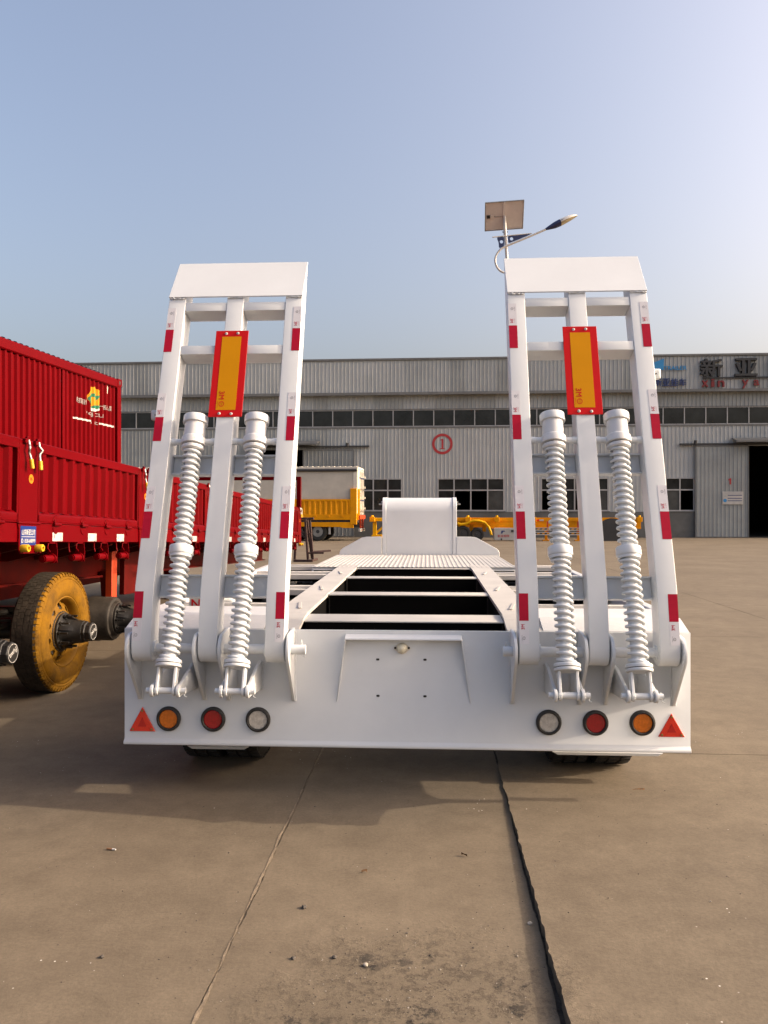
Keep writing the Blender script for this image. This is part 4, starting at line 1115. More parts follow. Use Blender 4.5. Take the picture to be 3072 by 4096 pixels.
# ---------------------------------------------------------------- factory hall
BY = 51.4; BYAW = R(-4.3)
hall = thing('factory_hall', 'long grey ribbed metal factory hall with ribbon windows across the yard', 'building', (0, BY, 0), (0, 0, BYAW))
H = hall
TB = math.tan(R(4.3)); CB = math.cos(R(4.3))
def bx(px, off=0.0):
    a = (px - 829.5) / 1725; return BY * a / (1 + TB * a) / CB
def bz(px, py):
    a = (px - 829.5) / 1725; X = BY * a / (1 + TB * a); return 1.6 - (py - 1104) * (BY - TB * X) / 1725
X0, X1 = -34.0, 36.0
Z_PL, Z_S0, Z_S1, Z_F0, Z_F1 = 1.62, 7.08, 8.17, 9.17, 11.28
DOOR_T = 5.72
# openings in the lower wall (x0, x1, z0, z1)
wins = [(bx(744), bx(869)), (bx(944.8), bx(1089.8)), (bx(1168), bx(1315)), (bx(1437), bx(1500.5))]
win_left = [(-16.2, -12.0), (-23.0, -18.8), (-29.5, -25.3)]
ZW0, ZW1 = 1.66, 3.76
doorL = (bx(560), bx(656)); leafL = (bx(656.5), bx(764))
doorR = (bx(1613.5), bx(1613.5) + 6.2); leafR = (bx(1501.5), bx(1613.5))
ops = [(a, c, ZW0, ZW1) for a, c in wins + win_left] + [(doorL[0], doorL[1], -1, DOOR_T - .1), (doorR[0], doorR[1], -1, DOOR_T)]
PITCH = .245
def clad(x0, x1, z0, z1, y, mat, name='cladding_sheet', parent=H, rib=.030):
    k0 = math.floor(x0 / PITCH) - 1; k1 = math.ceil(x1 / PITCH) + 1
    pts = [(x0, 0)]
    for k in range(k0, k1 + 1):
        c = k * PITCH
        for dx, d in ((-.028, 0), (-.012, -rib), (.012, -rib), (.028, 0)):
            if x0 + .002 < c + dx < x1 - .002: pts.append((c + dx, d))
    pts.append((x1, pts[-1][1]))
    pts[0] = (x0, pts[1][1] if len(pts) > 2 and pts[1][1] < 0 else 0)
    b = MB(); n = len(pts)
    b.add([(x, y + d, z0) for x, d in pts] + [(x, y + d, z1) for x, d in pts], [(i, i + 1, n + i + 1, n + i) for i in range(n - 1)])
    return b.build(name, mat, parent, fix=False)
WS = PITCH * 4
xs = [X0]
while xs[-1] + WS < X1: xs.append(xs[-1] + WS)
xs.append(X1)
rnd = random.Random(3)
def shade(x, row):
    if row == 'f':
        if bx(520) < x < bx(883): return M_clad[1]
        return M_clad[0] if rnd.random() < .8 else M_clad[2]
    if row == 'u': return M_clad[2] if rnd.random() < .6 else M_clad[0]  # shade under the fascia overhang put into mostly duller sheets
    if x < bx(713): return M_clad[2]
    if bx(1475) < x < bx(1590): return M_clad[1]
    return M_clad[1] if rnd.random() < .75 else M_clad[0]
for i in range(len(xs) - 1):
    a, c = xs[i], xs[i + 1]
    clad(a, c, Z_F0, Z_F1, -.38, shade((a + c) / 2, 'f'))
    clad(a, c, Z_S1, Z_F0, 0, shade((a + c) / 2, 'u'))
    cuts = sorted({a, c} | {v for o in ops for v in o[:2] if a < v < c})
    for p, q in zip(cuts[:-1], cuts[1:]):
        if q - p < .01: continue
        z = Z_PL; mid = (p + q) / 2
        for o in sorted(ops, key=lambda o: o[2]):
            if o[0] - 1e-4 <= mid <= o[1] + 1e-4:
                if o[2] > z + .02: clad(p, q, z, o[2], 0, shade(mid, 'l'))
                z = max(z, o[3])
        clad(p, q, z, Z_S0, 0, shade(mid, 'l'))
# plinth pieces between doors
def plinth(a, c):
    b = MB(); b.box(a, c, -.06, .15, -.04, Z_PL); b.build('plinth', M_plinth, H, bevel=.01)
for a, c in ((X0, doorL[0]), (leafL[0] - .02, doorR[0]), (doorR[1], X1)): plinth(a, c)
b = MB(); b.box(X0, X1, -.42, -.06, Z_F0 - .06, Z_F0); b.box(X0, X1, -.44, -.42, Z_F0 - .10, Z_F0 + .07); b.build('fascia_flashing', M_trim, H)
b = MB(); b.box(X0 - .05, X1 + .05, -.47, .3, Z_F1, Z_F1 + .13); b.build('coping', M_trim, H, bevel=.01)
b = MB(); b.box(X0, X1, -.05, .1, Z_S0 - .10, Z_S0); b.box(X0, X1, -.045, .1, Z_S1, Z_S1 + .05); b.build('window_flashing', M_trim, H)
b = MB(); b.box(X0, X1, .12, 26, 11.0, 11.2); b.build('roof', M_trim, H)
b = MB(); b.box(X0, X0 + .15, .12, 26, -.04, 11.0); b.box(X1 - .15, X1, .12, 26, -.04, 11.0); b.box(X0, X1, 26, 26.15, -.04, 11.0); b.build('outer_wall', M_clad[2], H)
b = MB(); b.box(X0 + .2, X1 - .2, 25.8, 25.9, 0, 10.9); b.box(X0 + .2, X1 - .2, .4, 25.7, .004, .012); b.build('interior', M_inner, H)
# ribbon window: one bay after another
sw = part('ribbon_window', H)
bay = bx(937) - bx(893); x = bx(893) - 24 * bay
fr = MB(); fr.box(X0, X1, .0, .06, Z_S0, Z_S0 + .05); fr.box(X0, X1, .0, .06, Z_S1 - .05, Z_S1)
while x < X1 - .1:
    if x > X0:
        b = MB(); b.box(x - .03, x + .03, -.015, .065, Z_S0 + .05, Z_S1 - .05); b.build('mullion', M_frame, sw)
        if x + bay < X1:
            b = MB(); b.box(x + .03, x + bay - .03, .03, .036, Z_S0 + .05, Z_S1 - .05); b.build('pane', M_glass, sw)
    x += bay
fr.build('window_rail', M_frame, sw)
def win(x0, x1, cols, openc=()):
    g = part('window', H)
    w = (x1 - x0) / cols; zm = ZW0 + 1.33
    b = MB(); t = .04
    b.box(x0, x1, -.03, .06, ZW0, ZW0 + .07); b.box(x0, x1, -.03, .06, ZW1 - .07, ZW1); b.box(x0, x1, -.02, .06, zm - t, zm + t)
    for k in range(cols + 1):
        xc = min(max(x0 + w * k, x0 + t), x1 - t)
        b.box(xc - t, xc + t, -.024, .055, ZW0 + .07, ZW1 - .07)
    b.build('frame', M_frame, g)
    b = MB(); b.box(x0 - .05, x1 + .05, -.10, .0, ZW0 - .05, ZW0); b.build('sill', M_trim, g)
    for k in range(cols):
        for lo, hi, row in ((ZW0 + .07, zm - t, 0), (zm + t, ZW1 - .07, 1)):
            if row == 0 and k in openc: continue
            b = MB(); b.box(x0 + w * k + t, x0 + w * (k + 1) - t, .02, .026, lo, hi); b.build('pane', M_glass if (row or rnd.random() < .6) else M_glass2, g)
    return g
win(*wins[0], 4); win(*wins[1], 4, (1, 2)); win(*wins[2], 4, (0, 2)); win(*wins[3], 2, (1,))
for a, c in win_left: win(a, c, 4)
# sliding doors, rails and canopies
def leafdoor(x0, x1, ztop, mat):
    g = part('sliding_door', H)
    clad(x0, x1, .05, ztop, -.16, mat, 'door_sheet', g)
    b = MB(); b.box(x0 - .04, x0, -.21, -.10, .03, ztop); b.box(x1, x1 + .05, -.21, -.10, .03, ztop); b.box(x0, x1, -.20, -.10, ztop, ztop + .08); b.box(x0, x1, -.20, -.10, .02, .07); b.box(x0, x1, -.12, -.10, .07, ztop)
    b.build('door_frame', M_trim, g)
    return g
leafdoor(leafL[0], leafL[1], DOOR_T - .15, M_clad[3]); leafdoor(leafR[0], leafR[1], DOOR_T - .05, M_clad[2])
b = MB(); b.box(doorL[0] - 1, bx(798), -.24, -.06, DOOR_T + .05, DOOR_T + .15); b.cyl((bx(751), -.22, DOOR_T + .1), (bx(751), -.22, DOOR_T + .32), .10, n=10); b.build('door_rail', M_dark, H)
b = MB(); b.box(bx(1467), doorR[1] + 3, -.24, -.06, DOOR_T + .05, DOOR_T + .16); b.cyl((bx(1500), -.22, DOOR_T + .1), (bx(1500), -.22, DOOR_T + .34), .10, n=10); b.build('door_rail', M_dark, H)
b = MB(); b.prism([(-.9, DOOR_T + .18), (-.05, DOOR_T + .42), (-.05, DOOR_T + .50), (-.9, DOOR_T + .30)], 'x', doorL[0] - .4, bx(690)); b.build('canopy', M_trim, H)
b = MB(); b.prism([(-.9, DOOR_T + .18), (-.05, DOOR_T + .42), (-.05, DOOR_T + .50), (-.9, DOOR_T + .30)], 'x', bx(1580), doorR[1] + .5); b.build('canopy', M_trim, H)
# painted ring numeral and door number
ci = part('painted_numeral', H)
cx_, cz_ = bx(955.6), bz(955.6, 957); ro = .66; ri = .50
b = MB(); n = 64; yy = -.0335
b.add([(cx_ + r * math.cos(2 * math.pi * k / n), yy, cz_ + r * math.sin(2 * math.pi * k / n)) for r in (ro, ri) for k in range(n)], [(k, (k + 1) % n, n + (k + 1) % n, n + k) for k in range(n)])
one = [(-.16, -.33), (.16, -.33), (.16, -.29), (.065, -.27), (.065, .32), (.0, .33), (-.15, .26), (-.15, .225), (-.055, .235), (-.055, -.27), (-.16, -.29)]
b.add([(cx_ + x, yy, cz_ + z) for x, z in one], [list(range(len(one)))])
b.build('numeral', M_wallred, ci, fix=False)
b = MB(); b.add([(bx(1575) + x, -.196, bz(1575, 1038) + z) for x, z in ((-.04, -.19), (.06, -.19), (.06, .19), (-.02, .19), (-.11, .12), (-.11, .05), (-.04, .09))], [list(range(7))]); b.build('numeral', M_wallred, ci, fix=False)
# signs on the hall
def on_hall(x, y, z):
    return (x * CB + y * math.sin(R(4.3)), BY - x * math.sin(R(4.3)) + y * CB, z)
nx, nz = bx(1580), bz(1580, 1074)
ns = thing('notice_board', 'small white notice board with blue lines hung on the grey sliding door', 'sign', on_hall(nx, -.2, nz), (0, 0, BYAW))
wN, hN = (bx(1602) - bx(1557.5)) / 2, .80
b = MB(); b.box(-wN, wN, -.035, 0, -hN / 2, hN / 2); b.build('board', M_sticker, ns, bevel=.01)
b = MB()
for dz in (.17, -.02, -.17): b.box(-wN + .32, wN - .06, -.038, -.0355, dz - .022, dz + .022)
b.build('text_bar', M_letter_blue, ns)
b = MB(); b.prism([(-wN + .16 + .11 * math.cos(R(a)), -.15 + .11 * math.sin(R(a))) for a in range(0, 360, 20)], 'y', -.038, -.0355); b.build('round_symbol', M_logo_blue, ns)
b = MB(); b.prism([(-wN + .07, .06), (-wN + .25, .06), (-wN + .16, .22)], 'y', -.038, -.0355); b.build('triangle_symbol', M_clad[0], ns)
b = MB(); b.text('安全操作规程 NO.1', (0, -.0385, .31), (1, 0, 0), (0, 0, 1), w=wN * 1.6, h=.09); b.build('lettering', M_clad[0], ns, fix=False)

sg = thing('company_sign', 'charcoal raised sign letters over red pinyin along the right end of the fascia', 'sign', on_hall(bx(1590), -.42, bz(1590, 806)), (0, 0, BYAW))
oX, oZ = bx(1590), bz(1590, 806)
def letter(parent, body, x0, x1, yt, yb, mat, bold, ox, oz, depth=.10, name='letter'):
    w = bx(x1) - bx(x0); xm = (x0 + x1) / 2; zt, zb_ = bz(xm, yt), bz(xm, yb)
    b = MB(); b.text(body, (bx(xm) - ox, -.06, (zt + zb_) / 2 - oz), (1, 0, 0), (0, 0, 1), w=w, h=zt - zb_, bold=bold, depth=depth); b.build(name, mat, parent, fix=False)
step = 1606.5 - 1532.8
for k, ch in enumerate('新亚挂车'):
    xm = 1531 + k * step; letter(sg, ch, xm - 23, xm + 23, 777 - k, 813.5 - k, M_letter, .018, oX, oZ)
b = MB(); b.box(bx(1512) - oX, bx(1840) - oX, -.09, -.03, bz(1570, 818) - oZ, bz(1570, 815) - oZ); b.build('underline_bar', M_letter, sg)
for ch, x0, x1, yt, yb in (('x', 1511, 1524, 823, 836), ('i', 1531, 1537, 820, 836), ('n', 1545, 1558.5, 823, 836), ('y', 1597, 1610, 821.5, 839), ('a', 1622, 1633, 821.5, 833), ('g', 1670, 1682, 820, 836), ('u', 1692, 1704, 819, 832), ('a', 1712, 1724, 819, 832)):
    letter(sg, ch, x0, x1, yt, yb, M_letter_red, .015, oX, oZ, .06)
tg = thing('trailer_sign', 'blue flag emblem with blue lettering on the fascia beside the right ramp', 'sign', on_hall(bx(1440), -.42, bz(1440, 806)), (0, 0, BYAW))
oX, oZ = bx(1440), bz(1440, 806)
b = MB(); b.prism([(bx(x) - oX, bz(x, y) - oZ) for x, y in ((1395, 789), (1429.5, 776), (1429, 800), (1413, 801), (1395, 803))], 'y', -.10, -.035); b.build('flag_emblem', M_logo_blue, tg)
letter(tg, 'TRAILER', 1430, 1478, 791.5, 800, M_logo_blue, .012, oX, oZ, .05)
for k, ch in enumerate('新亚挂车'):
    xm = 1416.5 + k * 17.8; letter(tg, ch, xm - 7.6, xm + 7.6, 818.5, 834, M_letter_blue, .018, oX, oZ, .06)

# ---------------------------------------------------------------- yellow curtain trailer
ct = thing('curtain_trailer', 'yellow trailer with cream tarpaulin box parked before the hall, left of centre', 'trailer', (-1.47, 43.8, 0), (0, 0, R(-6.4)))
SCL = 43.8 / 1725
def ctx(px): return (px - 771.6) * SCL
def ctz(py): return 1.6 - (py - 1104) * SCL
LT = 13.4
b = MB(); b.box(-LT, 0, 0, 2.48, 1.5, ctz(1010)); b.build('tarpaulin_box', M_canvas, ct, bevel=.02)
b = MB(); b.box(-LT, .02, -.03, 2.5, ctz(1010), ctz(1006)); 
for k in range(44): b.box(-LT + .1 + k * .305, -LT + .24 + k * .305, -.02, 2.49, ctz(1006), ctz(1006) + .03)
b.build('roof', M_cream, ct)
b = MB(); b.cyl((-LT, -.05, ctz(1013.5)), (.0, -.05, ctz(1013.5)), .075, n=10); b.build('rolled_sheet', M_dark, ct, smooth=40)
b = MB(); b.box(-.22, .01, -.02, .06, 1.5, ctz(1010)); b.build('rear_pillar', M_cream, ct, bevel=.01)
zg0, zg1 = ctz(1121), ctz(1076)
gx = [-LT + 3.2 * k for k in range(4)] + [ctx(757)]
gx = [ctx(757) - 3.1 * k for k in range(5)][::-1]
for a, c in zip(gx[:-1], gx[1:]):
    g = part('side_gate', ct)
    b = MB(); pr = corr(a + .05, c - .05, .30, .04); n = len(pr)
    b.add([(s, -.09 - x - .03, zg0 + .30) for s, x in pr] + [(s, -.09 - x - .03, zg1 - .12) for s, x in pr], [(i, i + 1, n + i + 1, n + i) for i in range(n - 1)]); b.build('ribbed_panel', M_yellow, g, fix=False)
    b = MB(); b.box(a, c - .01, -.125, -.04, zg1 - .12, zg1); b.box(a, c - .01, -.125, -.04, zg0, zg0 + .30); b.box(a, a + .05, -.12, -.05, zg0, zg1); b.box(c - .06, c - .01, -.12, -.05, zg0, zg1); b.build('gate_frame', M_yellow, g, bevel=.006)
    for k in range(4):
        b = MB(); x = a + .4 + k * .75; b.box(x - .06, x + .06, -.16, -.125, zg0 + .16, zg0 + .25); b.build('hinge', M_yellow, g)
b = MB(); b.box(ctx(757), ctx(771) , -.13, .05, zg0 - .25, ctz(1053)); b.build('rear_post', M_yellow, ct, bevel=.01)
rg = part('rear_gate', ct)
b = MB()
for k in range(5): b.box(-.02, .06, .08 + k * .12, .13 + k * .12, zg0, ctz(1055))
b.box(-.02, .07, .05, .66, ctz(1058), ctz(1054)); b.box(-.02, .07, .05, .66, ctz(1078), ctz(1074.5)); b.box(-.02, .03, .05, .66, zg0, ctz(1078)); b.build('gate_frame', M_yellow, rg)
b = MB(); b.box(.0, .03, .10, 2.44, 1.45, ctz(1012)); b.build('rear_door', M_cream, ct)
for k in range(4):
    b = MB(); y = .75 + k * .5; b.cyl((.06, y, 1.4), (.06, y, ctz(1014)), .02, n=8); b.build('lock_rod', M_zinc, ct, smooth=40)
    for q in range(4):
        b = MB(); b.box(.02, .07, y - .12, y + .08, 1.6 + q * .62, 1.68 + q * .62); b.build('lock_bracket', M_letter_blue if q % 2 else M_zinc, ct)
for q in range(4):
    b = MB(); b.box(-.05, .10, 2.45, 2.60, 1.75 + q * .60, 1.87 + q * .60); b.build('door_hinge', M_cream, ct)
b = MB(); b.prism([(-LT, ctz(1126)), (ctx(764), ctz(1126)), (ctx(764), ctz(1138.5)), (ctx(740), ctz(1138.5)), (ctx(735), ctz(1136.5)), (-LT, ctz(1131))], 'y', -.10, -.02); b.build('skirt', M_yellow, ct, bevel=.006)
b = MB(); b.box(-LT, 0, .0, 2.4, zg0 - .15, zg0 - .02); b.box(-LT, 0, .7, .85, .75, zg0); b.box(-LT, 0, 1.6, 1.75, .75, zg0); b.build('chassis', M_dark, ct)
b = MB(); b.box(.02, .12, .2, 2.4, 1.20, 1.42); b.box(.04, .12, .7, .8, .62, 1.25); b.box(.04, .12, 1.6, 1.7, .62, 1.25); b.box(-.7, .1, .72, .78, 1.0, 1.1); b.build('rear_bumper_frame', M_orange, ct)
b = MB(); b.box(.03, .14, .3, 2.2, .52, .68); b.build('bumper_bar', M_sticker, ct)
for k in range(4):
    b = MB(); b.box(.02, .145, .4 + k * .45, .62 + k * .45, .55, .65); b.build('reflector', M_green if k % 2 == 0 else M_refl, ct)
for x in (ctx(684.8), ctx(684.8) - 1.35, ctx(684.8) - 2.7):
    for y in (.14, 2.2):
        wg = part('wheel', ct, (x, y, .52))
        b = MB(); b.lathe(tyre_profile(.52, .30, .29), (0, 0, 0), (0, -1, 0), 36, closed=True); b.build('tyre', M_rubber, wg, smooth=35)
        b = MB(); b.lathe([(.29, .10), (.27, .06), (.25, .0), (.13, .01), (.12, .06), (0, .06)], (0, 0, 0), (0, -1, 0), 24)
        b.build('rim', M_zinc, wg, smooth=35)
        b = MB()
        for k in range(10): b.cyl((.20 * math.cos(k * .628), -.006, .20 * math.sin(k * .628)), (.20 * math.cos(k * .628), -.012, .20 * math.sin(k * .628)), .035, n=8)
        b.lathe([(.11, .06), (.10, .12), (0, .12)], (0, 0, 0), (0, -1, 0), 12); b.build('hub', M_dark, wg)
    b = MB(); b.cyl((x, .1, .52), (x, 2.3, .52), .06, n=8); b.build('axle', M_dark, ct)
b = MB(); b.box(ctx(711), ctx(711) + .012, .0, .35, .35, 1.0); b.build('mud_flap', M_dark, ct)
b = MB(); b.box(ctx(709), ctx(713.5), -.02, -.008, .38, .9); b.build('reflex_strip', M_sticker, ct)

# ---------------------------------------------------------------- yellow skeletal trailer
KY = 45.0
kt = thing('skeletal_trailer', 'yellow skeletal container chassis trailer parked lengthwise in front of the hall', 'trailer', (0, KY, 0), (0, 0, BYAW))
def kx(px):
    a = (px - 829.5) / 1725; return KY * a / (1 + TB * a) / CB
def kz(py): return 1.6 - (py - 1104) * (KY - .4) / 1725
b = MB(); b.box(kx(830), kx(1385), 0, .14, kz(1124), kz(1116)); b.box(kx(1060), kx(1385), .04, .06, kz(1138), kz(1124)); b.box(kx(830), kx(1060), .04, .06, kz(1132), kz(1124)); b.box(kx(1060), kx(1385), 0, .14, kz(1140), kz(1138))
b.build('main_beam', M_yellow, kt)
b = MB(); b.box(kx(830), kx(1385), 1.0, 1.14, kz(1124), kz(1117)); b.box(kx(830), kx(1385), 1.06, 1.08, kz(1138), kz(1124)); b.build('main_beam', M_yellow, kt)
for px in (806, 900, 1010, 1072, 1150, 1262, 1376):
    b = MB(); b.box(kx(px) - .10, kx(px) + .10, -.62, 1.75, kz(1124), kz(1117)); b.box(kx(px) - .14, kx(px) + .14, -.66, -.45, kz(1125), kz(1114.5)); b.build('bolster', M_yellow, kt, bevel=.01)
    b = MB(); b.cyl((kx(px), -.55, kz(1114.5)), (kx(px), -.55, kz(1111)), .07, n=10); b.build('twist_lock', M_yellow2, kt, smooth=40)
b = MB(); b.box(kx(801), kx(832), -.5, 1.6, kz(1124), kz(1117)); b.box(kx(806), kx(814), -.3, -.1, kz(1160), kz(1124)); b.box(kx(804), kx(826), -.4, 1.5, kz(1160), kz(1154)); b.prism([(kx(814), kz(1152)), (kx(832), kz(1136)), (kx(832), kz(1130)), (kx(814), kz(1146))], 'y', -.25, -.15)
b.build('rear_frame', M_yellow2, kt, bevel=.01)
b = MB(); b.box(kx(802.5), kx(810), -.54, -.48, kz(1126), kz(1119)); b.build('tail_lamp', M_zinc, kt)
# fender, wheels
fp = [(988, 1126), (995, 1129), (1006, 1127), (1020, 1121), (1034, 1121), (1046, 1125), (1054, 1133), (1059, 1146), (1060, 1151)]
b = MB(); b.sheet([(kx(x), kz(y)) for x, y in fp], 'y', -.62, -.15); b.sheet([(kx(x), kz(y) - .09) for x, y in fp], 'y', -.62, -.15)
b.tube([(kx(x), -.62, kz(y) - .045) for x, y in fp], .07, 8); b.build('fender', M_yellow2, kt, smooth=60, fix=False)
for px, r in ((1030, .36), (975, .5), (1000, .42)):
    for y in (-.45, 1.45):
        wg = part('wheel', kt, (kx(px), y, r))
        b = MB(); b.lathe(tyre_profile(r, .24, r * .55), (0, 0, 0), (0, -1, 0), 28, closed=True); b.build('tyre', M_rubber, wg, smooth=35)
        b = MB(); b.lathe([(r * .55, .08), (r * .5, .0), (r * .2, .02), (r * .18, .12), (0, .12)], (0, 0, 0), (0, -1, 0), 20); b.build('rim', M_dark, wg, smooth=35)
    b = MB(); b.cyl((kx(px), -.4, r), (kx(px), 1.4, r), .06, n=8); b.build('axle', M_dark, kt)
for px in (1000, 1018, 1046):
    b = MB(); b.box(kx(px) - .10, kx(px) + .10, -.1, .2, .5, kz(1130)); b.build('spring_hanger', M_yellow, kt)
tb = part('tool_box', kt)
b = MB(); b.box(kx(1066), kx(1132), -.62, -.05, kz(1164), kz(1138)); b.build('box_body', M_toolbox, tb, bevel=.015)
b = MB(); b.text('新亚相伴', (kx(1086), -.625, kz(1155)), (1, 0, 0), (0, 0, 1), w=kx(1100) - kx(1075), h=.15, bold=.012); b.text('一路平安', (kx(1119), -.625, kz(1155)), (1, 0, 0), (0, 0, 1), w=kx(1130) - kx(1107), h=.15, bold=.012); b.build('lettering', M_wallred, tb, fix=False)
b = MB(); b.prism([(kx(1084) + x, kz(1147) + z) for x, z in ((-.10, -.08), (-.02, -.08), (.04, .03), (.14, .03), (.10, .09), (-.06, .09))], 'y', -.626, -.622); b.build('emblem', M_letter_blue, tb)
b = MB(); b.box(kx(1102), kx(1109), -.64, -.62, kz(1147), kz(1142)); b.box(kx(1080), kx(1083), -.64, -.62, kz(1164), kz(1160)); b.build('latch', M_dark, tb)
gd = part('side_guard', kt)
for yp in (1138, 1147.5):
    y0g = yp
    b = MB(); b.box(kx(1136), kx(1272), -.60, -.57, kz(yp + 1.8 + 3.5), kz(yp + 3.5)); b.box(kx(1136), kx(1272), -.60, -.57, kz(yp + .6), kz(yp - .8)); b.build('guard_rail', M_sticker, gd)
    L0, L1 = kx(1136), kx(1272); n = 26
    for k in range(n):
        b = MB(); xa = L0 + (L1 - L0) * k / n; w = (L1 - L0) / n
        b.prism([(xa, kz(yp + 3.5)), (xa + w, kz(yp + 3.5)), (xa + w + .06, kz(yp + .6)), (xa + .06, kz(yp + .6))], 'y', -.59, -.58); b.build('stripe', M_seal if k % 2 else M_sign_yel, gd)
for px in (1148, 1180, 1212, 1245):
    b = MB(); b.box(kx(px) - .04, kx(px) + .04, -.57, -.5, kz(1152), kz(1124)); b.build('guard_post', M_orange, gd)
for px, mt in ((1125, M_refl), (1135, M_sticker), (1160, M_refl), (1170, M_sticker), (1280, M_refl), (1285, M_sticker), (1330, M_refl), (1340, M_sticker)):
    b = MB(); b.box(kx(px) - .11, kx(px) + .11, -.012, -.002, kz(1124) + .02, kz(1124) + .11); b.build('reflex_strip', mt, kt)
b = MB(); b.lathe([(.0, 0), (.9, 0), (.9, .02), (0, .02)], (kx(1322), -.05, kz(1152)), (0, 1, 0), 28); b.build('spare_wheel_cover', M_dark, kt, smooth=40)
for px in (1180, 1250):
    b = MB(); b.box(kx(px) - .07, kx(px) + .07, .0, .16, .05, kz(1138)); b.box(kx(px) - .2, kx(px) + .2, -.1, .3, 0, .05); b.build('landing_leg', M_yellow, kt)

# ---------------------------------------------------------------- solar street lamp
LY = 18.0
sl_ = thing('street_lamp', 'solar street lamp with tilted panel and blue bracket leaning above the right ramp', 'street lamp', (3.34, LY, 0))
def lq(x, y):      # lamp crop pixels -> local x, z
    px, py = 1026 + x * .16276, 410.4 + y * .16276
    return ((px - 829.5) * LY / 1725 - 3.34, 1.6 - (py - 1104) * LY / 1725)
pt_, pb_ = lq(392, 335), (0.0, 0.0)
b = MB(); b.cyl((0, 0, 0), (lq(425, 920)[0], 0, lq(425, 920)[1]), .062, .036, n=18); b.cyl((lq(425, 920)[0], 0, lq(425, 920)[1]), (lq(402, 560)[0], 0, lq(402, 560)[1]), .034, n=18); b.cyl((lq(402, 575)[0], 0, lq(402, 575)[1]), (pt_[0], 0, pt_[1]), .040, .034, n=18)
b.cyl((0, 0, 0), (0, 0, .03), .2, n=18)
b.build('pole', M_pole, sl_, smooth=40)
b = MB()
for s in (-1, 1): b.cyl((lq(400, 545)[0] + s * .03, 0, lq(400, 545)[1]), (lq(400, 545)[0] + s * .062, 0, lq(400, 545)[1]), .012, n=8)
b.build('clamp_bolt', M_dark, sl_, smooth=40)
# panel: leans towards the camera at its top edge; x' runs slightly up to the right
pc = lq(388, 327)
sp_ = part('solar_panel', sl_, (pc[0], 0.0, pc[1]), (R(-47) , R(-3), R(-3)))
pw, ph = .435, .33
b = MB(); b.box(-pw + .012, pw - .012, -ph + .012, ph - .012, -.006, -.001); b.build('backsheet', M_panelback, sp_)
b = MB(); b.box(-pw + .012, pw - .012, -ph + .012, ph - .012, .000, .010); b.build('cell_sheet', M_cell, sp_)
b = MB()
for x0, x1, y0, y1 in ((-pw, pw, -ph, -ph + .016), (-pw, pw, ph - .016, ph), (-pw, -pw + .016, -ph + .016, ph - .016), (pw - .016, pw, -ph + .016, ph - .016)): b.box(x0, x1, y0, y1, -.022, .014)
b.build('panel_frame', M_zinc, sp_, bevel=.002)
b = MB(); b.box(-.03, .03, -ph + .018, ph - .018, -.030, -.007); b.build('support_channel', M_panelback, sp_)
b = MB(); b.box(-pw + .045, -pw + .115, -.035, .03, -.03, -.0065); b.box(-pw + .125, -pw + .20, -.03, .04, -.02, -.0065, mi=1); b.tube([(-pw + .2, .0, -.012), (-.2, .01, -.012), (-.03, .02, -.012)], .004, 6); b.build('junction_box', [M_seal, M_panelback], sp_)
# arm and curl
arm = [lq(935, 518), lq(700, 620), lq(440, 727), lq(395, 745), lq(335, 785), lq(285, 850), lq(266, 920), lq(282, 1000), lq(325, 1060), lq(378, 1088), lq(440, 1092)]
def smooth_pts(p, n=6):
    out = []
    for i in range(len(p) - 1):
        p0 = p[max(i - 1, 0)]; p1 = p[i]; p2 = p[i + 1]; p3 = p[min(i + 2, len(p) - 1)]
        for k in range(n):
            t = k / n
            out.append(tuple(.5 * (2 * p1[j] + (p2[j] - p0[j]) * t + (2 * p0[j] - 5 * p1[j] + 4 * p2[j] - p3[j]) * t * t + (3 * p1[j] - p0[j] - 3 * p2[j] + p3[j]) * t ** 3) for j in (0, 1)))
    out.append(p[-1]); return out
b = MB(); b.tube([(x, -.035, z) for x, z in smooth_pts(arm)], .023, 12); b.build('arm', M_pole, sl_, smooth=60)
def holed(poly, hc, hr):
    """flat plate with a round hole"""
    bm = bmesh.new(); n = 24
    q = [lq(*p) for p in poly]; c = lq(*hc); r = hr * .16276 * LY / 1725
    N_ = len(q)
    ring = [(c[0] + r * math.cos(2 * math.pi * k / n), c[1] + r * math.sin(2 * math.pi * k / n)) for k in range(n)]
    # outer boundary sampled along rays from the hole centre
    outp = []
    for k in range(n):
        dx, dz = math.cos(2 * math.pi * k / n), math.sin(2 * math.pi * k / n); best = 1e9
        for i in range(N_):
            x1, z1 = q[i]; x2, z2 = q[(i + 1) % N_]; ex, ez = x2 - x1, z2 - z1
            den = dx * ez - dz * ex
            if abs(den) < 1e-9: continue
            t = ((x1 - c[0]) * ez - (z1 - c[1]) * ex) / den; u = ((x1 - c[0]) * dz - (z1 - c[1]) * dx) / den
            if t > 0 and -1e-6 <= u <= 1 + 1e-6: best = min(best, t)
        outp.append((c[0] + dx * best, c[1] + dz * best))
    return ring, outp
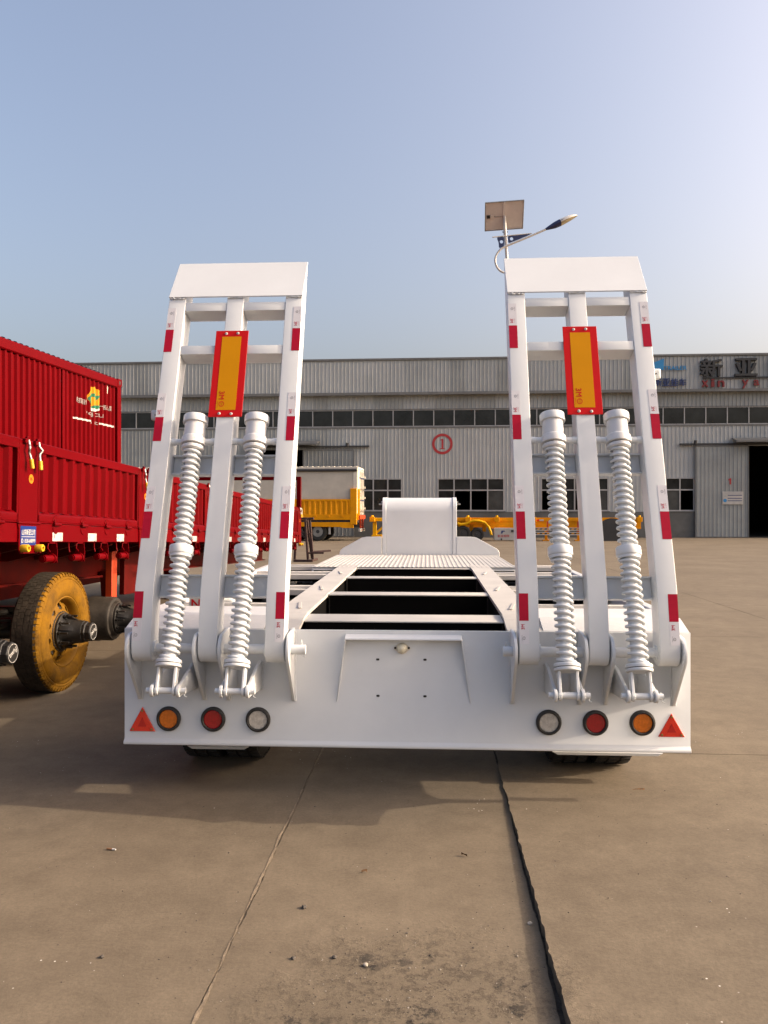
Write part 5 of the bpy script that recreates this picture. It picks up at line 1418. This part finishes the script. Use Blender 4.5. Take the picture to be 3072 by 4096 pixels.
for poly, hc in (([(432, 606), (600, 588), (750, 572), (590, 645), (440, 702)], (483, 642)), ([(272, 626), (330, 620), (382, 612), (386, 735), (345, 755), (302, 782), (316, 735), (308, 680), (292, 645)], (349, 681))):
    ring, outp = holed(poly, hc, 22)
    b = MB(); n = len(ring)
    for y in (-.006, .006): b.add([(x, y - .03, z) for x, z in ring + outp], [(k, (k + 1) % n, n + (k + 1) % n, n + k) for k in range(n)])
    for lp in (ring, outp): b.add([(x, y - .03, z) for y in (-.006, .006) for x, z in lp], [(k, (k + 1) % n, n + (k + 1) % n, n + k) for k in range(n)])
    if hc[0] > 400:
        tip = [lq(432, 606), lq(750, 570), lq(700, 608), lq(440, 704)]
        b.prism([lq(540, 597), lq(750, 572), lq(690, 603), lq(545, 660)], 'y', -.0355, -.0245)
    b.build('bracket_plate', M_lampblue, sl_, fix=False)
a0, a1 = lq(228, 620), lq(750, 570)
b = MB(); b.tube([(a0[0], -.03, a0[1]), (a1[0], -.03, a1[1])], .013, 8); b.build('bracket_bar', M_pole, sl_, smooth=40)
# lamp head: lofted shell
ax0, ax1 = Vector(lq(932, 517)), Vector(lq(1356, 335)); axd = (ax1 - ax0); HL = axd.length; axd /= HL; axn = Vector((-axd.y, axd.x))
if axn.y < 0: axn = -axn
st = [(0, .022, .022, .024), (.10, .042, .040, .040), (.28, .072, .066, .085), (.45, .084, .066, .12), (.62, .086, .052, .135), (.80, .074, .034, .12), (.93, .046, .016, .075), (1.0, .008, .006, .014)]
lamp_head = part('lamp_head', sl_)
def ring_at(t, up, dn, w, a_from, a_to, n):
    c = ax0 + axd * (HL * t); out = []
    for k in range(n + 1):
        a = R(a_from + (a_to - a_from) * k / n); h = math.sin(a); h *= up if h > 0 else dn
        out.append((c.x + axn.x * h, -.035 + w * math.cos(a), c.y + axn.y * h))
    return out
def loft(name, sts, a0, a1, mat, n=16):
    b = MB(); v = []
    for t, up, dn, w in sts: v += ring_at(t, up, dn, w, a0, a1, n)
    m = n + 1
    b.add(v, [(i * m + k, i * m + k + 1, (i + 1) * m + k + 1, (i + 1) * m + k) for i in range(len(sts) - 1) for k in range(n)])
    b.build(name, mat, lamp_head, smooth=60, fix=False)
loft('rear_housing', st[:4], 0, 360, M_lampblue, 24)
loft('top_shell', st[3:], -8, 188, M_lampwhite)
loft('lens', st[3:], 188, 352, M_lampled)
b = MB()
for k in range(7):
    t = .47 + k * .035; c = ax0 + axd * (HL * t) + axn * (.022 - k * .002); b.box(-.004, .004, -.035 - .125, -.035 - .10, -.015, .015, M=Matrix.Translation((c.x, 0, c.y)))
b.build('cooling_fin', M_lampblue, lamp_head, kind='stuff')

# ---------------------------------------------------------------- brown steel trestle
ry = 25.6
rk = thing('steel_trestle', 'dark brown welded steel trestle standing on the yard beside the end of the red trailer', 'trestle', ((672 - 829.5) / 1725 * ry, ry, 0), (0, 0, R(-8)))
def rx(px): return (px - 672) * ry / 1725
def rz(py): return 1.6 - (py - 1104) * ry / 1725
def bar(name, p0, p1, w=.07):
    p0, p1 = Vector(p0), Vector(p1); d = p1 - p0; L = d.length
    b = MB(); b.box(-w / 2, w / 2, -w / 2, w / 2, 0, L, M=Matrix.Translation(p0) @ d.to_track_quat('Z', 'Y').to_matrix().to_4x4()); return b.build(name, M_rust, rk, bevel=.006)
bar('top_bar', (rx(640), 0, rz(1118)), (rx(678), 0, rz(1118)))
bar('leg', (rx(660), -.06, rz(1119)), (rx(666), -.06, .08)); bar('leg', (rx(668.5), .02, rz(1119)), (rx(676), .02, .08))
bar('rung', (rx(662), -.02, rz(1151)), (rx(673), -.02, rz(1151)), .05)
bar('foot_bar', (rx(634), -.05, .04), (rx(677), -.05, .04)); bar('foot_bar', (rx(671), 0, .04), (rx(671), .9, .04))
bar('side_bar', (rx(673), .0, rz(1190.5)), (rx(711), .3, rz(1188)), .06); bar('side_bar', (rx(666), -.06, rz(1192.5)), (rx(701), -.06, rz(1192)), .06)
bar('brace', (rx(646), -.05, rz(1139)), (rx(662), -.05, rz(1155)), .04); bar('brace', (rx(646), -.05, rz(1146)), (rx(664), -.05, rz(1165)), .04)
bar('leg', (rx(640), -.02, rz(1118)), (rx(636), -.02, .08)); bar('leg', (rx(655), .5, rz(1119) - .05), (rx(660), .9, .06)); bar('top_bar', (rx(664), -.05, rz(1118)), (rx(655), .55, rz(1119)))
